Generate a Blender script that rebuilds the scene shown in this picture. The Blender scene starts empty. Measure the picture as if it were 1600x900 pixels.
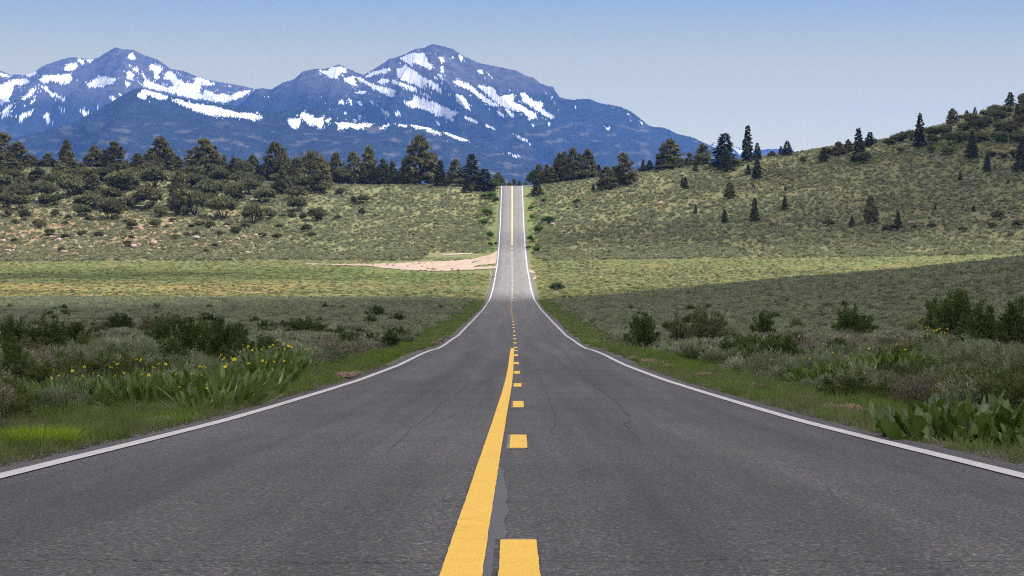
import bpy, math, random
import numpy as np
from mathutils import Vector, Matrix
random.seed(7); rng = np.random.default_rng(11)
R = math.radians
F = 3400.0          # focal length in 1600-px picture units
YH = 420.0          # picture row of the true horizon
# ------------------------------------------------------------------ camera
scene = bpy.context.scene
cam_d = bpy.data.cameras.new('camera'); cam = bpy.data.objects.new('camera', cam_d)
scene.collection.objects.link(cam); scene.camera = cam
cam.location = (0, 0, 0); cam.rotation_euler = (R(90) + math.atan((YH-450.0)/F), 0, 0)
cam_d.sensor_width = 36.0; cam_d.lens = F/1600*36.0
cam_d.clip_start = 0.5; cam_d.clip_end = 40000
# ------------------------------------------------------------------ sky, sun, exposure
SUN_EL, SUN_AZ = R(52), R(72)       # azimuth from +Y (view direction) towards +X
sundir = Vector((math.sin(SUN_AZ)*math.cos(SUN_EL), math.cos(SUN_AZ)*math.cos(SUN_EL), math.sin(SUN_EL)))
world = bpy.data.worlds.new('World'); scene.world = world; world.use_nodes = True
wn = world.node_tree; wn.nodes.clear()
sky = wn.nodes.new('ShaderNodeTexSky'); sky.sky_type = 'NISHITA'; sky.sun_disc = False
sky.sun_elevation = SUN_EL; sky.sun_rotation = SUN_AZ
sky.altitude = 1800; sky.air_density = 1.0; sky.dust_density = 1.6; sky.ozone_density = 1.5
bg = wn.nodes.new('ShaderNodeBackground'); bg.inputs['Strength'].default_value = 0.07
wo = wn.nodes.new('ShaderNodeOutputWorld')
# broken bright cloud added well above the frame to brighten and neutralise shade, blue sky lower down
wtc = wn.nodes.new('ShaderNodeTexCoord'); wsp = wn.nodes.new('ShaderNodeSeparateXYZ'); wn.links.new(wtc.outputs['Generated'], wsp.inputs[0])
wmr = wn.nodes.new('ShaderNodeMapRange'); wmr.interpolation_type = 'SMOOTHSTEP'; wn.links.new(wsp.outputs['Z'], wmr.inputs[0]); wmr.inputs[1].default_value = .20; wmr.inputs[2].default_value = .42
wnz = wn.nodes.new('ShaderNodeTexNoise'); wnz.inputs['Scale'].default_value = 2.6; wnz.inputs['Detail'].default_value = 7; wnz.inputs['Roughness'].default_value = .6; wn.links.new(wtc.outputs['Generated'], wnz.inputs['Vector'])
wm2 = wn.nodes.new('ShaderNodeMapRange'); wm2.interpolation_type = 'SMOOTHSTEP'; wn.links.new(wnz.outputs[0], wm2.inputs[0]); wm2.inputs[1].default_value = .40; wm2.inputs[2].default_value = .52
wmu = wn.nodes.new('ShaderNodeMath'); wmu.operation = 'MULTIPLY'; wn.links.new(wmr.outputs[0], wmu.inputs[0]); wn.links.new(wm2.outputs[0], wmu.inputs[1])
wmx = wn.nodes.new('ShaderNodeMix'); wmx.data_type = 'RGBA'; wn.links.new(wmu.outputs[0], wmx.inputs[0]); wmp = wn.nodes.new('ShaderNodeMapping'); wmp.inputs['Scale'].default_value = (1, 1, 2.4); wn.links.new(wtc.outputs['Generated'], wmp.inputs[0]); wn.links.new(wmp.outputs[0], sky.inputs[0])
whs = wn.nodes.new('ShaderNodeHueSaturation'); whs.inputs['Saturation'].default_value = .72; wn.links.new(sky.outputs[0], whs.inputs['Color']); 
# milky sky close to the horizon
wcr = wn.nodes.new('ShaderNodeValToRGB'); wn.links.new(wsp.outputs['Z'], wcr.inputs[0]); HZ = 9.0
_st = [(0.0, (8.6, 8.0, 3.9)), (.055, (7.2, 6.6, 2.7)), (.09, (5.2, 4.9, 2.5)), (.125, (2.3, 3.2, 3.6)), (.25, (1.8, 2.6, 3.4))]
while len(wcr.color_ramp.elements) < 5: wcr.color_ramp.elements.new(.5)
for _i, (_p, _c) in enumerate(_st): wcr.color_ramp.elements[_i].position = _p; wcr.color_ramp.elements[_i].color = (_c[0]/HZ, _c[1]/HZ, _c[2]/HZ, 1)
wsc = wn.nodes.new('ShaderNodeVectorMath'); wsc.operation = 'SCALE'; wsc.inputs['Scale'].default_value = HZ; wn.links.new(wcr.outputs[0], wsc.inputs[0])
wm3 = wn.nodes.new('ShaderNodeMapRange'); wm3.interpolation_type = 'SMOOTHSTEP'; wn.links.new(wsp.outputs['Z'], wm3.inputs[0]); wm3.inputs[1].default_value = .14; wm3.inputs[2].default_value = .34
wm4 = wn.nodes.new('ShaderNodeMix'); wm4.data_type = 'RGBA'; wn.links.new(wm3.outputs[0], wm4.inputs[0]); wn.links.new(wsc.outputs[0], wm4.inputs[6]); wn.links.new(whs.outputs[0], wm4.inputs[7])
wn.links.new(wm4.outputs[2], wmx.inputs[6]); wmx.inputs[7].default_value = (13.0, 11.8, 11.2, 1)
wn.links.new(wmx.outputs[2], bg.inputs['Color']); wn.links.new(bg.outputs[0], wo.inputs['Surface'])
sl = bpy.data.lights.new('sun', 'SUN'); sl.energy = 4.4; sl.angle = R(0.53); sl.color = (1.0, 0.95, 0.87)
sun = bpy.data.objects.new('sun', sl); scene.collection.objects.link(sun)
sun.rotation_euler = sundir.to_track_quat('Z', 'Y').to_euler()
scene.view_settings.view_transform = 'Standard'; scene.view_settings.look = 'None'
scene.view_settings.exposure = 1.1; scene.view_settings.gamma = 1.0
scene.view_settings.use_curve_mapping = False
scene.cycles.max_bounces = 5; scene.cycles.diffuse_bounces = 2; scene.cycles.glossy_bounces = 2
scene.cycles.transparent_max_bounces = 12; scene.cycles.volume_bounces = 0
scene.cycles.use_denoising = False; scene.cycles.use_adaptive_sampling = False; scene.cycles.filter_width = 1.15
scene.cycles.transmission_bounces = 3

# ------------------------------------------------------------------ helpers
def link(o, parent=None):
    scene.collection.objects.link(o)
    if parent is not None: o.parent = parent
    return o
def mesh_np(name, V, Fc, mats=(), smooth=False, tint=None, col=None):
    """V (n,3); Fc: list of int arrays, each (m,k) of one polygon size k"""
    me = bpy.data.meshes.new(name)
    V = np.asarray(V, np.float32)
    if isinstance(Fc, np.ndarray): Fc = [Fc]
    Fc = [np.asarray(f, np.int32) for f in Fc if len(f)]
    me.vertices.add(len(V)); me.vertices.foreach_set('co', V.ravel())
    loops = np.concatenate([f.ravel() for f in Fc]) if Fc else np.zeros(0, np.int32)
    sizes = np.concatenate([np.full(len(f), f.shape[1], np.int32) for f in Fc])
    starts = np.concatenate([[0], np.cumsum(sizes)[:-1]]).astype(np.int32)
    me.loops.add(len(loops)); me.loops.foreach_set('vertex_index', loops)
    me.polygons.add(len(sizes)); me.polygons.foreach_set('loop_start', starts)
    me.polygons.foreach_set('loop_total', sizes)
    if smooth: me.polygons.foreach_set('use_smooth', np.ones(len(sizes), bool))
    if tint is not None:
        a = me.attributes.new('tint', 'FLOAT', 'POINT'); a.data.foreach_set('value', np.asarray(tint, np.float32))
    if col is not None:
        a = me.attributes.new('col', 'FLOAT_COLOR', 'POINT')
        c4 = np.ones((len(V), 4), np.float32); c4[:, :3] = col
        a.data.foreach_set('color', c4.ravel())
    for m in mats: me.materials.append(m)
    me.update(calc_edges=True); me.validate()
    return me
def obj(name, me, parent=None, **props):
    o = bpy.data.objects.new(name, me); link(o, parent)
    for k, v in props.items(): o[k] = v
    return o
def thing(name, label, cat, loc=(0, 0, 0), rz=0, sc=None, group=None, data=None):
    o = bpy.data.objects.new(name, data); link(o)
    o.location = loc; o.rotation_euler = (0, 0, rz)
    if sc is not None: o.scale = sc
    o['label'] = label; o['category'] = cat
    if group: o['group'] = group
    return o
def grid_faces(nr, nc):
    i = np.arange(nr-1)[:, None]*nc + np.arange(nc-1)[None, :]
    i = i.ravel()
    return np.stack([i, i+1, i+nc+1, i+nc], 1)
# --- gradient noise
_pr = np.random.default_rng(3); _perm = _pr.permutation(256); _perm = np.concatenate([_perm, _perm])
_ga = _pr.random(256)*2*np.pi; _gx, _gy = np.cos(_ga), np.sin(_ga)
def noise2(x, y):
    x = np.asarray(x, float); y = np.asarray(y, float); x, y = np.broadcast_arrays(x, y)
    xi = np.floor(x).astype(int); yi = np.floor(y).astype(int); xf = x-xi; yf = y-yi
    u = xf**3*(xf*(xf*6-15)+10); v = yf**3*(yf*(yf*6-15)+10)
    def g(ix, iy, dx, dy):
        h = _perm[(_perm[ix & 255] + iy) & 255]; return _gx[h]*dx + _gy[h]*dy
    a = g(xi, yi, xf, yf); b = g(xi+1, yi, xf-1, yf); c = g(xi, yi+1, xf, yf-1); d = g(xi+1, yi+1, xf-1, yf-1)
    return ((a*(1-u)+b*u)*(1-v) + (c*(1-u)+d*u)*v)*1.5
def fbm(x, y, o=4, lac=2.03, gain=0.5):
    s = 0; a = 1; f = 1; t = 0
    for k in range(o):
        s = s + a*noise2(x*f+17.3*k, y*f-9.1*k); t += a; a *= gain; f *= lac
    return s/t
def ss(a, b, x):
    t = np.clip((np.asarray(x, float)-a)/(b-a), 0, 1); return t*t*(3-2*t)

# ------------------------------------------------------------------ terrain profile
W = 7.2
tab = [(742,1574),(720,1400),(702,1250),(684,1106),(659,909),(638,763),(610,578),(594,477),(581,408),(571,355),(562,318),(554,287),
       (549,262),(546.5,246),(545,233),(540.7,216),(533,195),(524,168),(511,143),(500,121.5),(483,89),(467,68.6),(453,60),(434.5,53),(420,48),(394,41.8),
       (358,37.3),(328,34.8),(299,32.9),(290,32.0)]
dd = np.array([F*W/w for _, w in tab]); zz = np.array([(YH-v)/F*(F*W/w) for v, w in tab])
m0 = -(552-YH)/F
dd = np.concatenate([[-400, 0], dd, [790, 815, 850, 900, 1000, 1300, 2000, 17000]])
zz = np.concatenate([[-0.88-400*m0, -0.88], zz, [30.0, 30.2, 29.0, 24, 8, -18, -25, -30]])
# smooth resampled profile
_yy = np.concatenate([np.arange(-400, 150, 1.0), np.arange(150, 17001, 4.0)])
_zz = np.interp(_yy, dd, zz)
_fine = np.arange(-400, 1400, 1.0); _fz = np.interp(_fine, dd, zz)
_out = _fz.copy()
for i, y in enumerate(_fine):
    r = int(np.clip(abs(y)*0.028, 1, 12)); a, b = max(0, i-r), min(len(_fine), i+r+1)
    if a == 0 or b == len(_fine): continue
    w_ = 1-np.abs(np.arange(a, b)-i)/(r+1.0); _out[i] = (w_*_fz[a:b]).sum()/w_.sum()
def zr(y):
    y = np.asarray(y, float)
    return np.where(y < 1390, np.interp(y, _fine, _out), np.interp(y, dd, zz))
def terr(x, y):
    x = np.asarray(x, float); y = np.asarray(y, float); x, y = np.broadcast_arrays(x, y)
    z = zr(y).copy(); ax = np.abs(x)
    # left ridge and right hill
    lx = np.interp(-x, [0, 60, 90, 128, 180, 300, 900, 3000], [0, 0, 1.0, 5.5, 7, 8, 4, 0])
    rx = np.interp(x, [0, 12, 45, 68, 95, 114, 137, 160, 183, 240, 400, 900, 2500], [0, 0.3, 4.3, 7.3, 10.5, 13.5, 17.0, 23, 29, 40, 46, 30, 0])
    yl = 570 + 0*x
    back = 1-ss(870, 1250, y - np.clip(x-60, 0, 200)*0.5)
    z += lx*ss(560, 740, y)*back
    z += rx*ss(500, 775, y)*back
    # knoll right of the road
    z += np.interp(x, [0, 12, 30, 41, 78, 130, 220, 400], [0, 0, 2.1, 3.2, 6.6, 10, 12, 3])*np.exp(-((y-318)/np.where(y < 318, 95, 60))**2)
    # left far meadow edge (slight dip)
    # natural unevenness away from the carriageway
    away = ss(5.0, 16, ax)
    z += away*(0.10*fbm(x/3.1, y/4.3, 3) + 0.35*fbm(x/17., y/23., 3)*ss(10, 40, ax) + 1.2*fbm(x/60., y/80., 3)*ss(30, 120, ax)*ss(150, 600, y))
    z -= 0.20*ss(4.3, 6.5, ax)*(1-ss(8, 13, ax))
    z -= np.where(ax < 4.6, 0.10, 0.10*(1-ss(4.6, 6.0, ax)))     # the bed lies a little under the carriageway
    return z
def uvd(u, d): return (u-800.0)/F*d
_ds = np.concatenate([np.arange(8, 100, .5), np.arange(100, 860, 2.0)])
def place(u, v):
    """point of the ground seen at picture column u, row v"""
    xs = (u-800)/F*_ds; vs = YH - terr(xs, _ds)/_ds*F
    ok = np.where(vs <= v)[0]
    d = _ds[ok[0]] if len(ok) else _ds[:][np.argmin(np.where(_ds < 840, vs, 1e9))]
    x = (u-800)/F*d
    return x, float(d), float(terr(x, d))

# ------------------------------------------------------------------ materials
def new_mat(name):
    m = bpy.data.materials.new(name); m.use_nodes = True; nt = m.node_tree; nt.nodes.clear()
    out = nt.nodes.new('ShaderNodeOutputMaterial'); return m, nt, out
def N(nt, t, **kw):
    n = nt.nodes.new(t)
    for k, v in kw.items():
        if k in n.inputs: n.inputs[k].default_value = v
        else: setattr(n, k, v)
    return n
def L(nt, a, b): nt.links.new(a, b)
def ramp(nt, stops):
    r = nt.nodes.new('ShaderNodeValToRGB'); e = r.color_ramp.elements
    while len(e) < len(stops): e.new(0.5)
    for i, (p, c) in enumerate(stops):
        e[i].position = p; e[i].color = (c[0], c[1], c[2], 1) if hasattr(c, '__len__') else (c, c, c, 1)
    return r
def noise_n(nt, scale, detail=4, rough=.6, vec=None, dist=0):
    n = nt.nodes.new('ShaderNodeTexNoise'); n.inputs['Scale'].default_value = scale
    n.inputs['Detail'].default_value = detail; n.inputs['Roughness'].default_value = rough; n.inputs['Distortion'].default_value = dist
    if vec is not None: L(nt, vec, n.inputs['Vector'])
    return n
def mixc(nt, fac, a, b, mode='MIX'):
    n = nt.nodes.new('ShaderNodeMix'); n.data_type = 'RGBA'; n.blend_type = mode
    for s, v in (('Factor', fac),):
        if hasattr(v, 'links'): L(nt, v, n.inputs[0])
        else: n.inputs[0].default_value = v
    for idx, v in ((6, a), (7, b)):
        if hasattr(v, 'links'): L(nt, v, n.inputs[idx])
        else: n.inputs[idx].default_value = (v[0], v[1], v[2], 1)
    return n.outputs[2]
def leaf_mat(name, ca, cb, cc=None, transl=0.3, objvar=0.25, gloss=None):
    m, nt, out = new_mat(name)
    at = N(nt, 'ShaderNodeAttribute', attribute_name='tint')
    st = [(0.0, ca), (1.0, cb)] if cc is None else [(0.0, ca), (0.8, cb), (1.0, cc)]
    rp = ramp(nt, st); L(nt, at.outputs['Fac'], rp.inputs[0])
    oi = nt.nodes.new('ShaderNodeObjectInfo')
    mr = N(nt, 'ShaderNodeMapRange'); L(nt, oi.outputs['Random'], mr.inputs[0])
    mr.inputs[3].default_value = 1-objvar; mr.inputs[4].default_value = 1+objvar
    c = mixc(nt, 1.0, rp.outputs[0], mr.outputs[0], 'MULTIPLY')
    d = nt.nodes.new('ShaderNodeBsdfDiffuse'); L(nt, c, d.inputs['Color'])
    if gloss:
        d = nt.nodes.new('ShaderNodeBsdfPrincipled'); L(nt, c, d.inputs['Base Color']); d.inputs['Roughness'].default_value = gloss
    t = nt.nodes.new('ShaderNodeBsdfTranslucent'); L(nt, c, t.inputs['Color'])
    mx = nt.nodes.new('ShaderNodeMixShader'); mx.inputs[0].default_value = transl
    L(nt, d.outputs[0], mx.inputs[1]); L(nt, t.outputs[0], mx.inputs[2]); L(nt, mx.outputs[0], out.inputs[0])
    return m
def simple_mat(name, ca, cb, scale=5.0, rough=.9, bump=0.0, coord='Object'):
    m, nt, out = new_mat(name)
    tc = nt.nodes.new('ShaderNodeTexCoord'); n = noise_n(nt, scale, 6, .65, tc.outputs[coord])
    rp = ramp(nt, [(0.3, ca), (0.7, cb)]); L(nt, n.outputs[0], rp.inputs[0])
    p = nt.nodes.new('ShaderNodeBsdfPrincipled'); p.inputs['Roughness'].default_value = rough
    p.inputs['Specular IOR Level'].default_value = .3
    L(nt, rp.outputs[0], p.inputs['Base Color'])
    if bump:
        b = nt.nodes.new('ShaderNodeBump'); b.inputs['Strength'].default_value = .6; b.inputs['Distance'].default_value = bump
        L(nt, n.outputs[0], b.inputs['Height']); L(nt, b.outputs[0], p.inputs['Normal'])
    L(nt, p.outputs[0], out.inputs[0]); return m

# ground
def ground_material():
    m, nt, out = new_mat('ground_cover')
    at = N(nt, 'ShaderNodeAttribute', attribute_name='col')
    geo = nt.nodes.new('ShaderNodeNewGeometry')
    n1 = noise_n(nt, 0.9, 6, .7, geo.outputs['Position']); n2 = noise_n(nt, 14.0, 5, .7, geo.outputs['Position'])
    n3 = noise_n(nt, 0.12, 5, .6, geo.outputs['Position'])
    r1 = ramp(nt, [(0.3, .74), (0.7, 1.22)]); L(nt, n1.outputs[0], r1.inputs[0])
    r2 = ramp(nt, [(0.3, .65), (0.7, 1.3)]); L(nt, n2.outputs[0], r2.inputs[0])
    c = mixc(nt, 1, at.outputs['Color'], r1.outputs[0], 'MULTIPLY'); c = mixc(nt, 1, c, r2.outputs[0], 'MULTIPLY')
    r3 = ramp(nt, [(0.42, (1.12, .98, .9)), (0.6, (.93, 1.03, .95))]); L(nt, n3.outputs[0], r3.inputs[0])
    c = mixc(nt, 1, c, r3.outputs[0], 'MULTIPLY')
    d = nt.nodes.new('ShaderNodeBsdfDiffuse'); L(nt, c, d.inputs['Color'])
    b = nt.nodes.new('ShaderNodeBump'); b.inputs['Distance'].default_value = .15; b.inputs['Strength'].default_value = .8
    ad = N(nt, 'ShaderNodeMath', operation='ADD'); L(nt, n1.outputs[0], ad.inputs[0]); L(nt, n2.outputs[0], ad.inputs[1])
    L(nt, ad.outputs[0], b.inputs['Height']); L(nt, b.outputs[0], d.inputs['Normal'])
    L(nt, d.outputs[0], out.inputs[0]); return m
def asphalt_material():
    m, nt, out = new_mat('asphalt')
    geo = nt.nodes.new('ShaderNodeNewGeometry'); P = geo.outputs['Position']
    sp = nt.nodes.new('ShaderNodeSeparateXYZ'); L(nt, P, sp.inputs[0])
    fine = noise_n(nt, 40, 3, .85, P); med = noise_n(nt, 170, 2, .7, P); big = noise_n(nt, .35, 5, .6, P)
    # long streaks following the lanes
    mp = N(nt, 'ShaderNodeMapping'); mp.inputs['Scale'].default_value = (1.6, .025, 1); L(nt, P, mp.inputs['Vector'])
    lane = noise_n(nt, 1.0, 5, .6, mp.outputs[0])
    # transverse paving variation
    mp2 = N(nt, 'ShaderNodeMapping'); mp2.inputs['Scale'].default_value = (.05, .12, 1); L(nt, P, mp2.inputs['Vector'])
    tr = noise_n(nt, 1.0, 4, .6, mp2.outputs[0])
    rf = ramp(nt, [(0.36, (.012, .012, .012)), (0.46, (.038, .037, .037)), (0.55, (.078, .076, .075)), (0.62, (.17, .166, .16)), (.70, (.42, .41, .39))]); L(nt, fine.outputs[0], rf.inputs[0])
    rm = ramp(nt, [(0.3, .45), (0.7, 1.5)]); L(nt, med.outputs[0], rm.inputs[0])
    c = mixc(nt, 1, rf.outputs[0], rm.outputs[0], 'MULTIPLY')
    rb = ramp(nt, [(0.3, .84), (0.7, 1.15)]); L(nt, big.outputs[0], rb.inputs[0]); c = mixc(nt, 1, c, rb.outputs[0], 'MULTIPLY')
    rl = ramp(nt, [(0.3, .68), (0.5, 1.0), (0.7, 1.28)]); L(nt, lane.outputs[0], rl.inputs[0]); c = mixc(nt, 1, c, rl.outputs[0], 'MULTIPLY')
    rt = ramp(nt, [(0.3, .88), (0.7, 1.12)]); L(nt, tr.outputs[0], rt.inputs[0]); c = mixc(nt, 1, c, rt.outputs[0], 'MULTIPLY')
    # asphalt colour grows paler with distance, up the far hill
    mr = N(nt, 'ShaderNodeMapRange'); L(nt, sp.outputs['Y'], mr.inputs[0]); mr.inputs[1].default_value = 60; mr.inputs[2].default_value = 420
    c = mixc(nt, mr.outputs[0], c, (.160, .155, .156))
    mr2 = N(nt, 'ShaderNodeMapRange'); L(nt, lane.outputs[0], mr2.inputs[0]); mr2.inputs[1].default_value = .35; mr2.inputs[2].default_value = .65
    mr2.inputs[3].default_value = .86; mr2.inputs[4].default_value = 1.12
    c = mixc(nt, 1, c, mr2.outputs[0], 'MULTIPLY')
    c = mixc(nt, 1, c, (.75, .745, .765), 'MULTIPLY')
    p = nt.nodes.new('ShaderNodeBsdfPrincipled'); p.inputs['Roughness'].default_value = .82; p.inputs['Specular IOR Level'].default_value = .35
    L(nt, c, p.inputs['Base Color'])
    b = nt.nodes.new('ShaderNodeBump'); b.inputs['Distance'].default_value = .004; b.inputs['Strength'].default_value = .8
    L(nt, fine.outputs[0], b.inputs['Height']); L(nt, b.outputs[0], p.inputs['Normal'])
    L(nt, p.outputs[0], out.inputs[0]); return m
def paint_material(name, c1, c2, wear):
    m, nt, out = new_mat(name)
    geo = nt.nodes.new('ShaderNodeNewGeometry'); P = geo.outputs['Position']
    a = noise_n(nt, 90, 4, .7, P); b_ = noise_n(nt, 3.5, 5, .7, P)
    ad = N(nt, 'ShaderNodeMath', operation='MULTIPLY_ADD'); L(nt, b_.outputs[0], ad.inputs[0]); ad.inputs[1].default_value = .55; L(nt, a.outputs[0], ad.inputs[2])
    r = ramp(nt, [(wear-.03, (.09, .085, .09)), (wear+.02, c1), (wear+.35, c2)]); L(nt, ad.outputs[0], r.inputs[0])
    p = nt.nodes.new('ShaderNodeBsdfPrincipled'); p.inputs['Roughness'].default_value = .7; p.inputs['Specular IOR Level'].default_value = .3
    L(nt, r.outputs[0], p.inputs['Base Color'])
    bp = nt.nodes.new('ShaderNodeBump'); bp.inputs['Distance'].default_value = .002; bp.inputs['Strength'].default_value = .6
    L(nt, a.outputs[0], bp.inputs['Height']); L(nt, bp.outputs[0], p.inputs['Normal'])
    L(nt, p.outputs[0], out.inputs[0]); return m
def snow_mountain_material():
    m, nt, out = new_mat('mountain_rock_forest_snow')
    at = N(nt, 'ShaderNodeAttribute', attribute_name='col')
    geo = nt.nodes.new('ShaderNodeNewGeometry')
    n1 = noise_n(nt, .02, 6, .75, geo.outputs['Position'])
    r1 = ramp(nt, [(0.35, .55), (0.65, 1.4)]); L(nt, n1.outputs[0], r1.inputs[0])
    tex = mixc(nt, 1, at.outputs['Color'], r1.outputs[0], 'MULTIPLY')
    # keep the snow clean: where the colour is bright, leave the noise out
    sp = nt.nodes.new('ShaderNodeSeparateColor'); L(nt, at.outputs['Color'], sp.inputs[0])
    mr = N(nt, 'ShaderNodeMapRange'); L(nt, sp.outputs[0], mr.inputs[0]); mr.inputs[1].default_value = .16; mr.inputs[2].default_value = .36
    c = mixc(nt, mr.outputs[0], tex, (.44, .46, .50))
    d = nt.nodes.new('ShaderNodeBsdfDiffuse'); L(nt, c, d.inputs['Color']); L(nt, d.outputs[0], out.inputs[0]); return m
M_ground = ground_material(); M_asph = asphalt_material(); M_mtn = snow_mountain_material()
M_yellow = paint_material('yellow_road_paint', (.68, .40, .035), (.80, .51, .06), .575)
M_cream = paint_material('yellow_paint_with_bloom', (.66, .42, .13), (.80, .56, .22), .50)  # far yellow lightened to cream: bloom put into the paint colour
M_white = paint_material('white_road_paint', (.40, .39, .40), (.53, .52, .54), .63)
M_oldpaint = paint_material('faded_old_paint', (.22, .20, .17), (.30, .27, .22), .80)
M_crack = simple_mat('crack_filler', (.032, .032, .033), (.052, .051, .052), 20)
M_seal = simple_mat('bitumen_seal', (.046, .046, .052), (.070, .070, .080), 9, .6)
M_gravel = simple_mat('gravel', (.030, .028, .027), (.15, .14, .13), 30, .95, .02)
M_dirt = simple_mat('pale_dirt', (.215, .165, .130), (.31, .24, .195), .25, .95, .0)
M_rock = simple_mat('pinkish_rock', (.20, .145, .12), (.40, .31, .27), 2.2, .9, .05)
M_bark = simple_mat('bark', (.07, .05, .04), (.15, .11, .085), 6, .95, .02)
M_jun = leaf_mat('juniper_foliage', (.055, .055, .030), (.145, .142, .070), (.25, .225, .13), .2)
M_con = leaf_mat('conifer_foliage', (.034, .042, .024), (.090, .102, .052), (.15, .155, .085), .15)
M_shr = leaf_mat('mountain_shrub_foliage', (.060, .064, .032), (.145, .150, .075), (.23, .21, .12), .25)
M_grn = leaf_mat('fresh_green_foliage', (.04, .075, .012), (.10, .165, .03), (.15, .2, .05), .35)
M_drk = leaf_mat('dark_bitterbrush_foliage', (.030, .050, .014), (.090, .125, .038), (.18, .20, .075), .3)
M_sag = leaf_mat('sagebrush_foliage', (.095, .110, .070), (.29, .33, .215), (.55, .60, .44), .25, .3)
M_sagf = leaf_mat('far_sagebrush_foliage', (.165, .178, .108), (.24, .255, .155), (.31, .33, .215), .3, .35)
M_olive = leaf_mat('olive_brush_foliage', (.040, .055, .018), (.115, .145, .050), (.22, .24, .10), .3, .3)
M_sagn = leaf_mat('near_sagebrush_foliage', (.070, .084, .046), (.205, .240, .140), (.44, .49, .33), .25, .3)
M_sag2 = leaf_mat('grey_twiggy_foliage', (.09, .08, .06), (.23, .215, .16), (.38, .36, .28), .2, .25)
M_gr = leaf_mat('green_grass_blades', (.06, .11, .02), (.18, .27, .055), (.34, .34, .16), .4)
M_mead = leaf_mat('meadow_grass_blades', (.08, .092, .042), (.16, .17, .085), (.23, .215, .13), .4)
M_lime = leaf_mat('lime_grass_blades', (.13, .21, .014), (.29, .41, .035), (.38, .47, .07), .4, .05)
M_grd = leaf_mat('seedy_grass_blades', (.08, .11, .04), (.20, .23, .10), (.38, .34, .20), .4)
M_balsam = leaf_mat('broad_leaf', (.050, .095, .018), (.135, .205, .042), (.34, .41, .26), .35, .15, .5)
M_mule = leaf_mat('dark_glossy_broad_leaf', (.035, .075, .012), (.10, .165, .030), (.34, .42, .26), .3, .05, .38)
M_petal = leaf_mat('yellow_petals', (.62, .50, .015), (.85, .74, .04), None, .3, .05)
M_pink = leaf_mat('dry_pink_flower_heads', (.24, .15, .12), (.48, .36, .31), (.6, .52, .46), .2, .1)
M_fade = leaf_mat('small_white_flowers', (.5, .5, .48), (.7, .7, .68), None, .2, .05)

# ------------------------------------------------------------------ ground sheet
def ground_sheet():
    t = np.linspace(-1, 1, 521); xs = np.sinh(t*7.2)/np.sinh(7.2)*12400
    xs = np.unique(np.concatenate([xs[np.abs(xs) > 330], np.arange(-330, 331, 3.0), np.arange(-60, 61, 1.5), np.arange(-14, 14.1, .5), [-4.6, 4.6]]))
    ys = np.concatenate([np.arange(-350, 0, 12), np.arange(0, 60, .6), np.arange(60, 140, 1.2), np.arange(140, 360, 2.0), np.arange(360, 900, 3.0), np.arange(900, 1400, 25), np.arange(1400, 15000, 400)])
    X, Y = np.meshgrid(xs, ys); Z = terr(X, Y)
    V = np.stack([X, Y, Z], -1).reshape(-1, 3)
    x, y = V[:, 0], V[:, 1]; ax = np.abs(x)
    n1 = fbm(x/9, y/12, 4); n2 = fbm(x/40+5, y/50, 4); n3 = fbm(x/2.2, y/2.6, 3)
    def C(*c): return np.array(c)[None, :]
    def lerp(a, b, t): return a + (b-a)*np.clip(t, 0, 1)[:, None]
    base = C(.100, .096, .066) + np.zeros((len(x), 3))                    # litter and short grass between the sage
    base = lerp(base, C(.075, .095, .035), ss(-.2, .4, n1))
    verge = C(.075, .100, .036)
    base = lerp(base, verge, (1-ss(7, 12, ax)) * (1-ss(330, 420, y)))
    base = lerp(base, C(.17, .125, .09), ss(.15, .5, n3)*(1-ss(4.9, 6.3, ax)))
    # meadow
    md = ss(338, 372, y)*(1-ss(520, 560, y)); mcol = lerp(C(.125, .140, .070)+np.zeros_like(base), C(.155, .150, .078), ss(-.1, .35, n1))
    left_y = ss(345, 370, y)*(1-ss(425, 455, y))*(x < 0)*ss(12, 60, -x)
    mcol = lerp(mcol, C(.20, .175, .075), left_y*(0.6+0.8*n2)); mcol = lerp(mcol, C(.22, .155, .085), left_y*ss(.15, .45, n1)*.6)
    mcol = lerp(mcol, C(.105, .135, .055), ss(440, 455, y)*(1-ss(505, 530, y))*(x < -8)*.8)
    mcol = lerp(mcol, C(.130, .160, .06), ss(520, 540, y))
    base = lerp(base, mcol, md)
    # far slope
    slp = ss(525, 565, y); scol = lerp(C(.150, .162, .092)+np.zeros_like(base), C(.168, .170, .100), ss(-.2, .4, n2))
    scol = lerp(scol, C(.10, .14, .045), (1-ss(6, 18, ax+9*n1+5*n3))*.6)
    rocky = ss(545, 570, y)*(1-ss(640, 700, y))*ss(55, 100, -x); scol = lerp(scol, C(.24, .17, .125), rocky*ss(-.35, .2, n1)*.9)
    scol = lerp(scol, C(.09, .16, .03), ss(.12, .35, n2)*ss(700, 735, y)*ss(90, 110, x))
    base = lerp(base, scol, slp)
    me = mesh_np('ground', V, grid_faces(len(ys), len(xs)), [M_ground], True, col=base)
    obj('ground', me, kind='structure')
ground_sheet()

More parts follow.
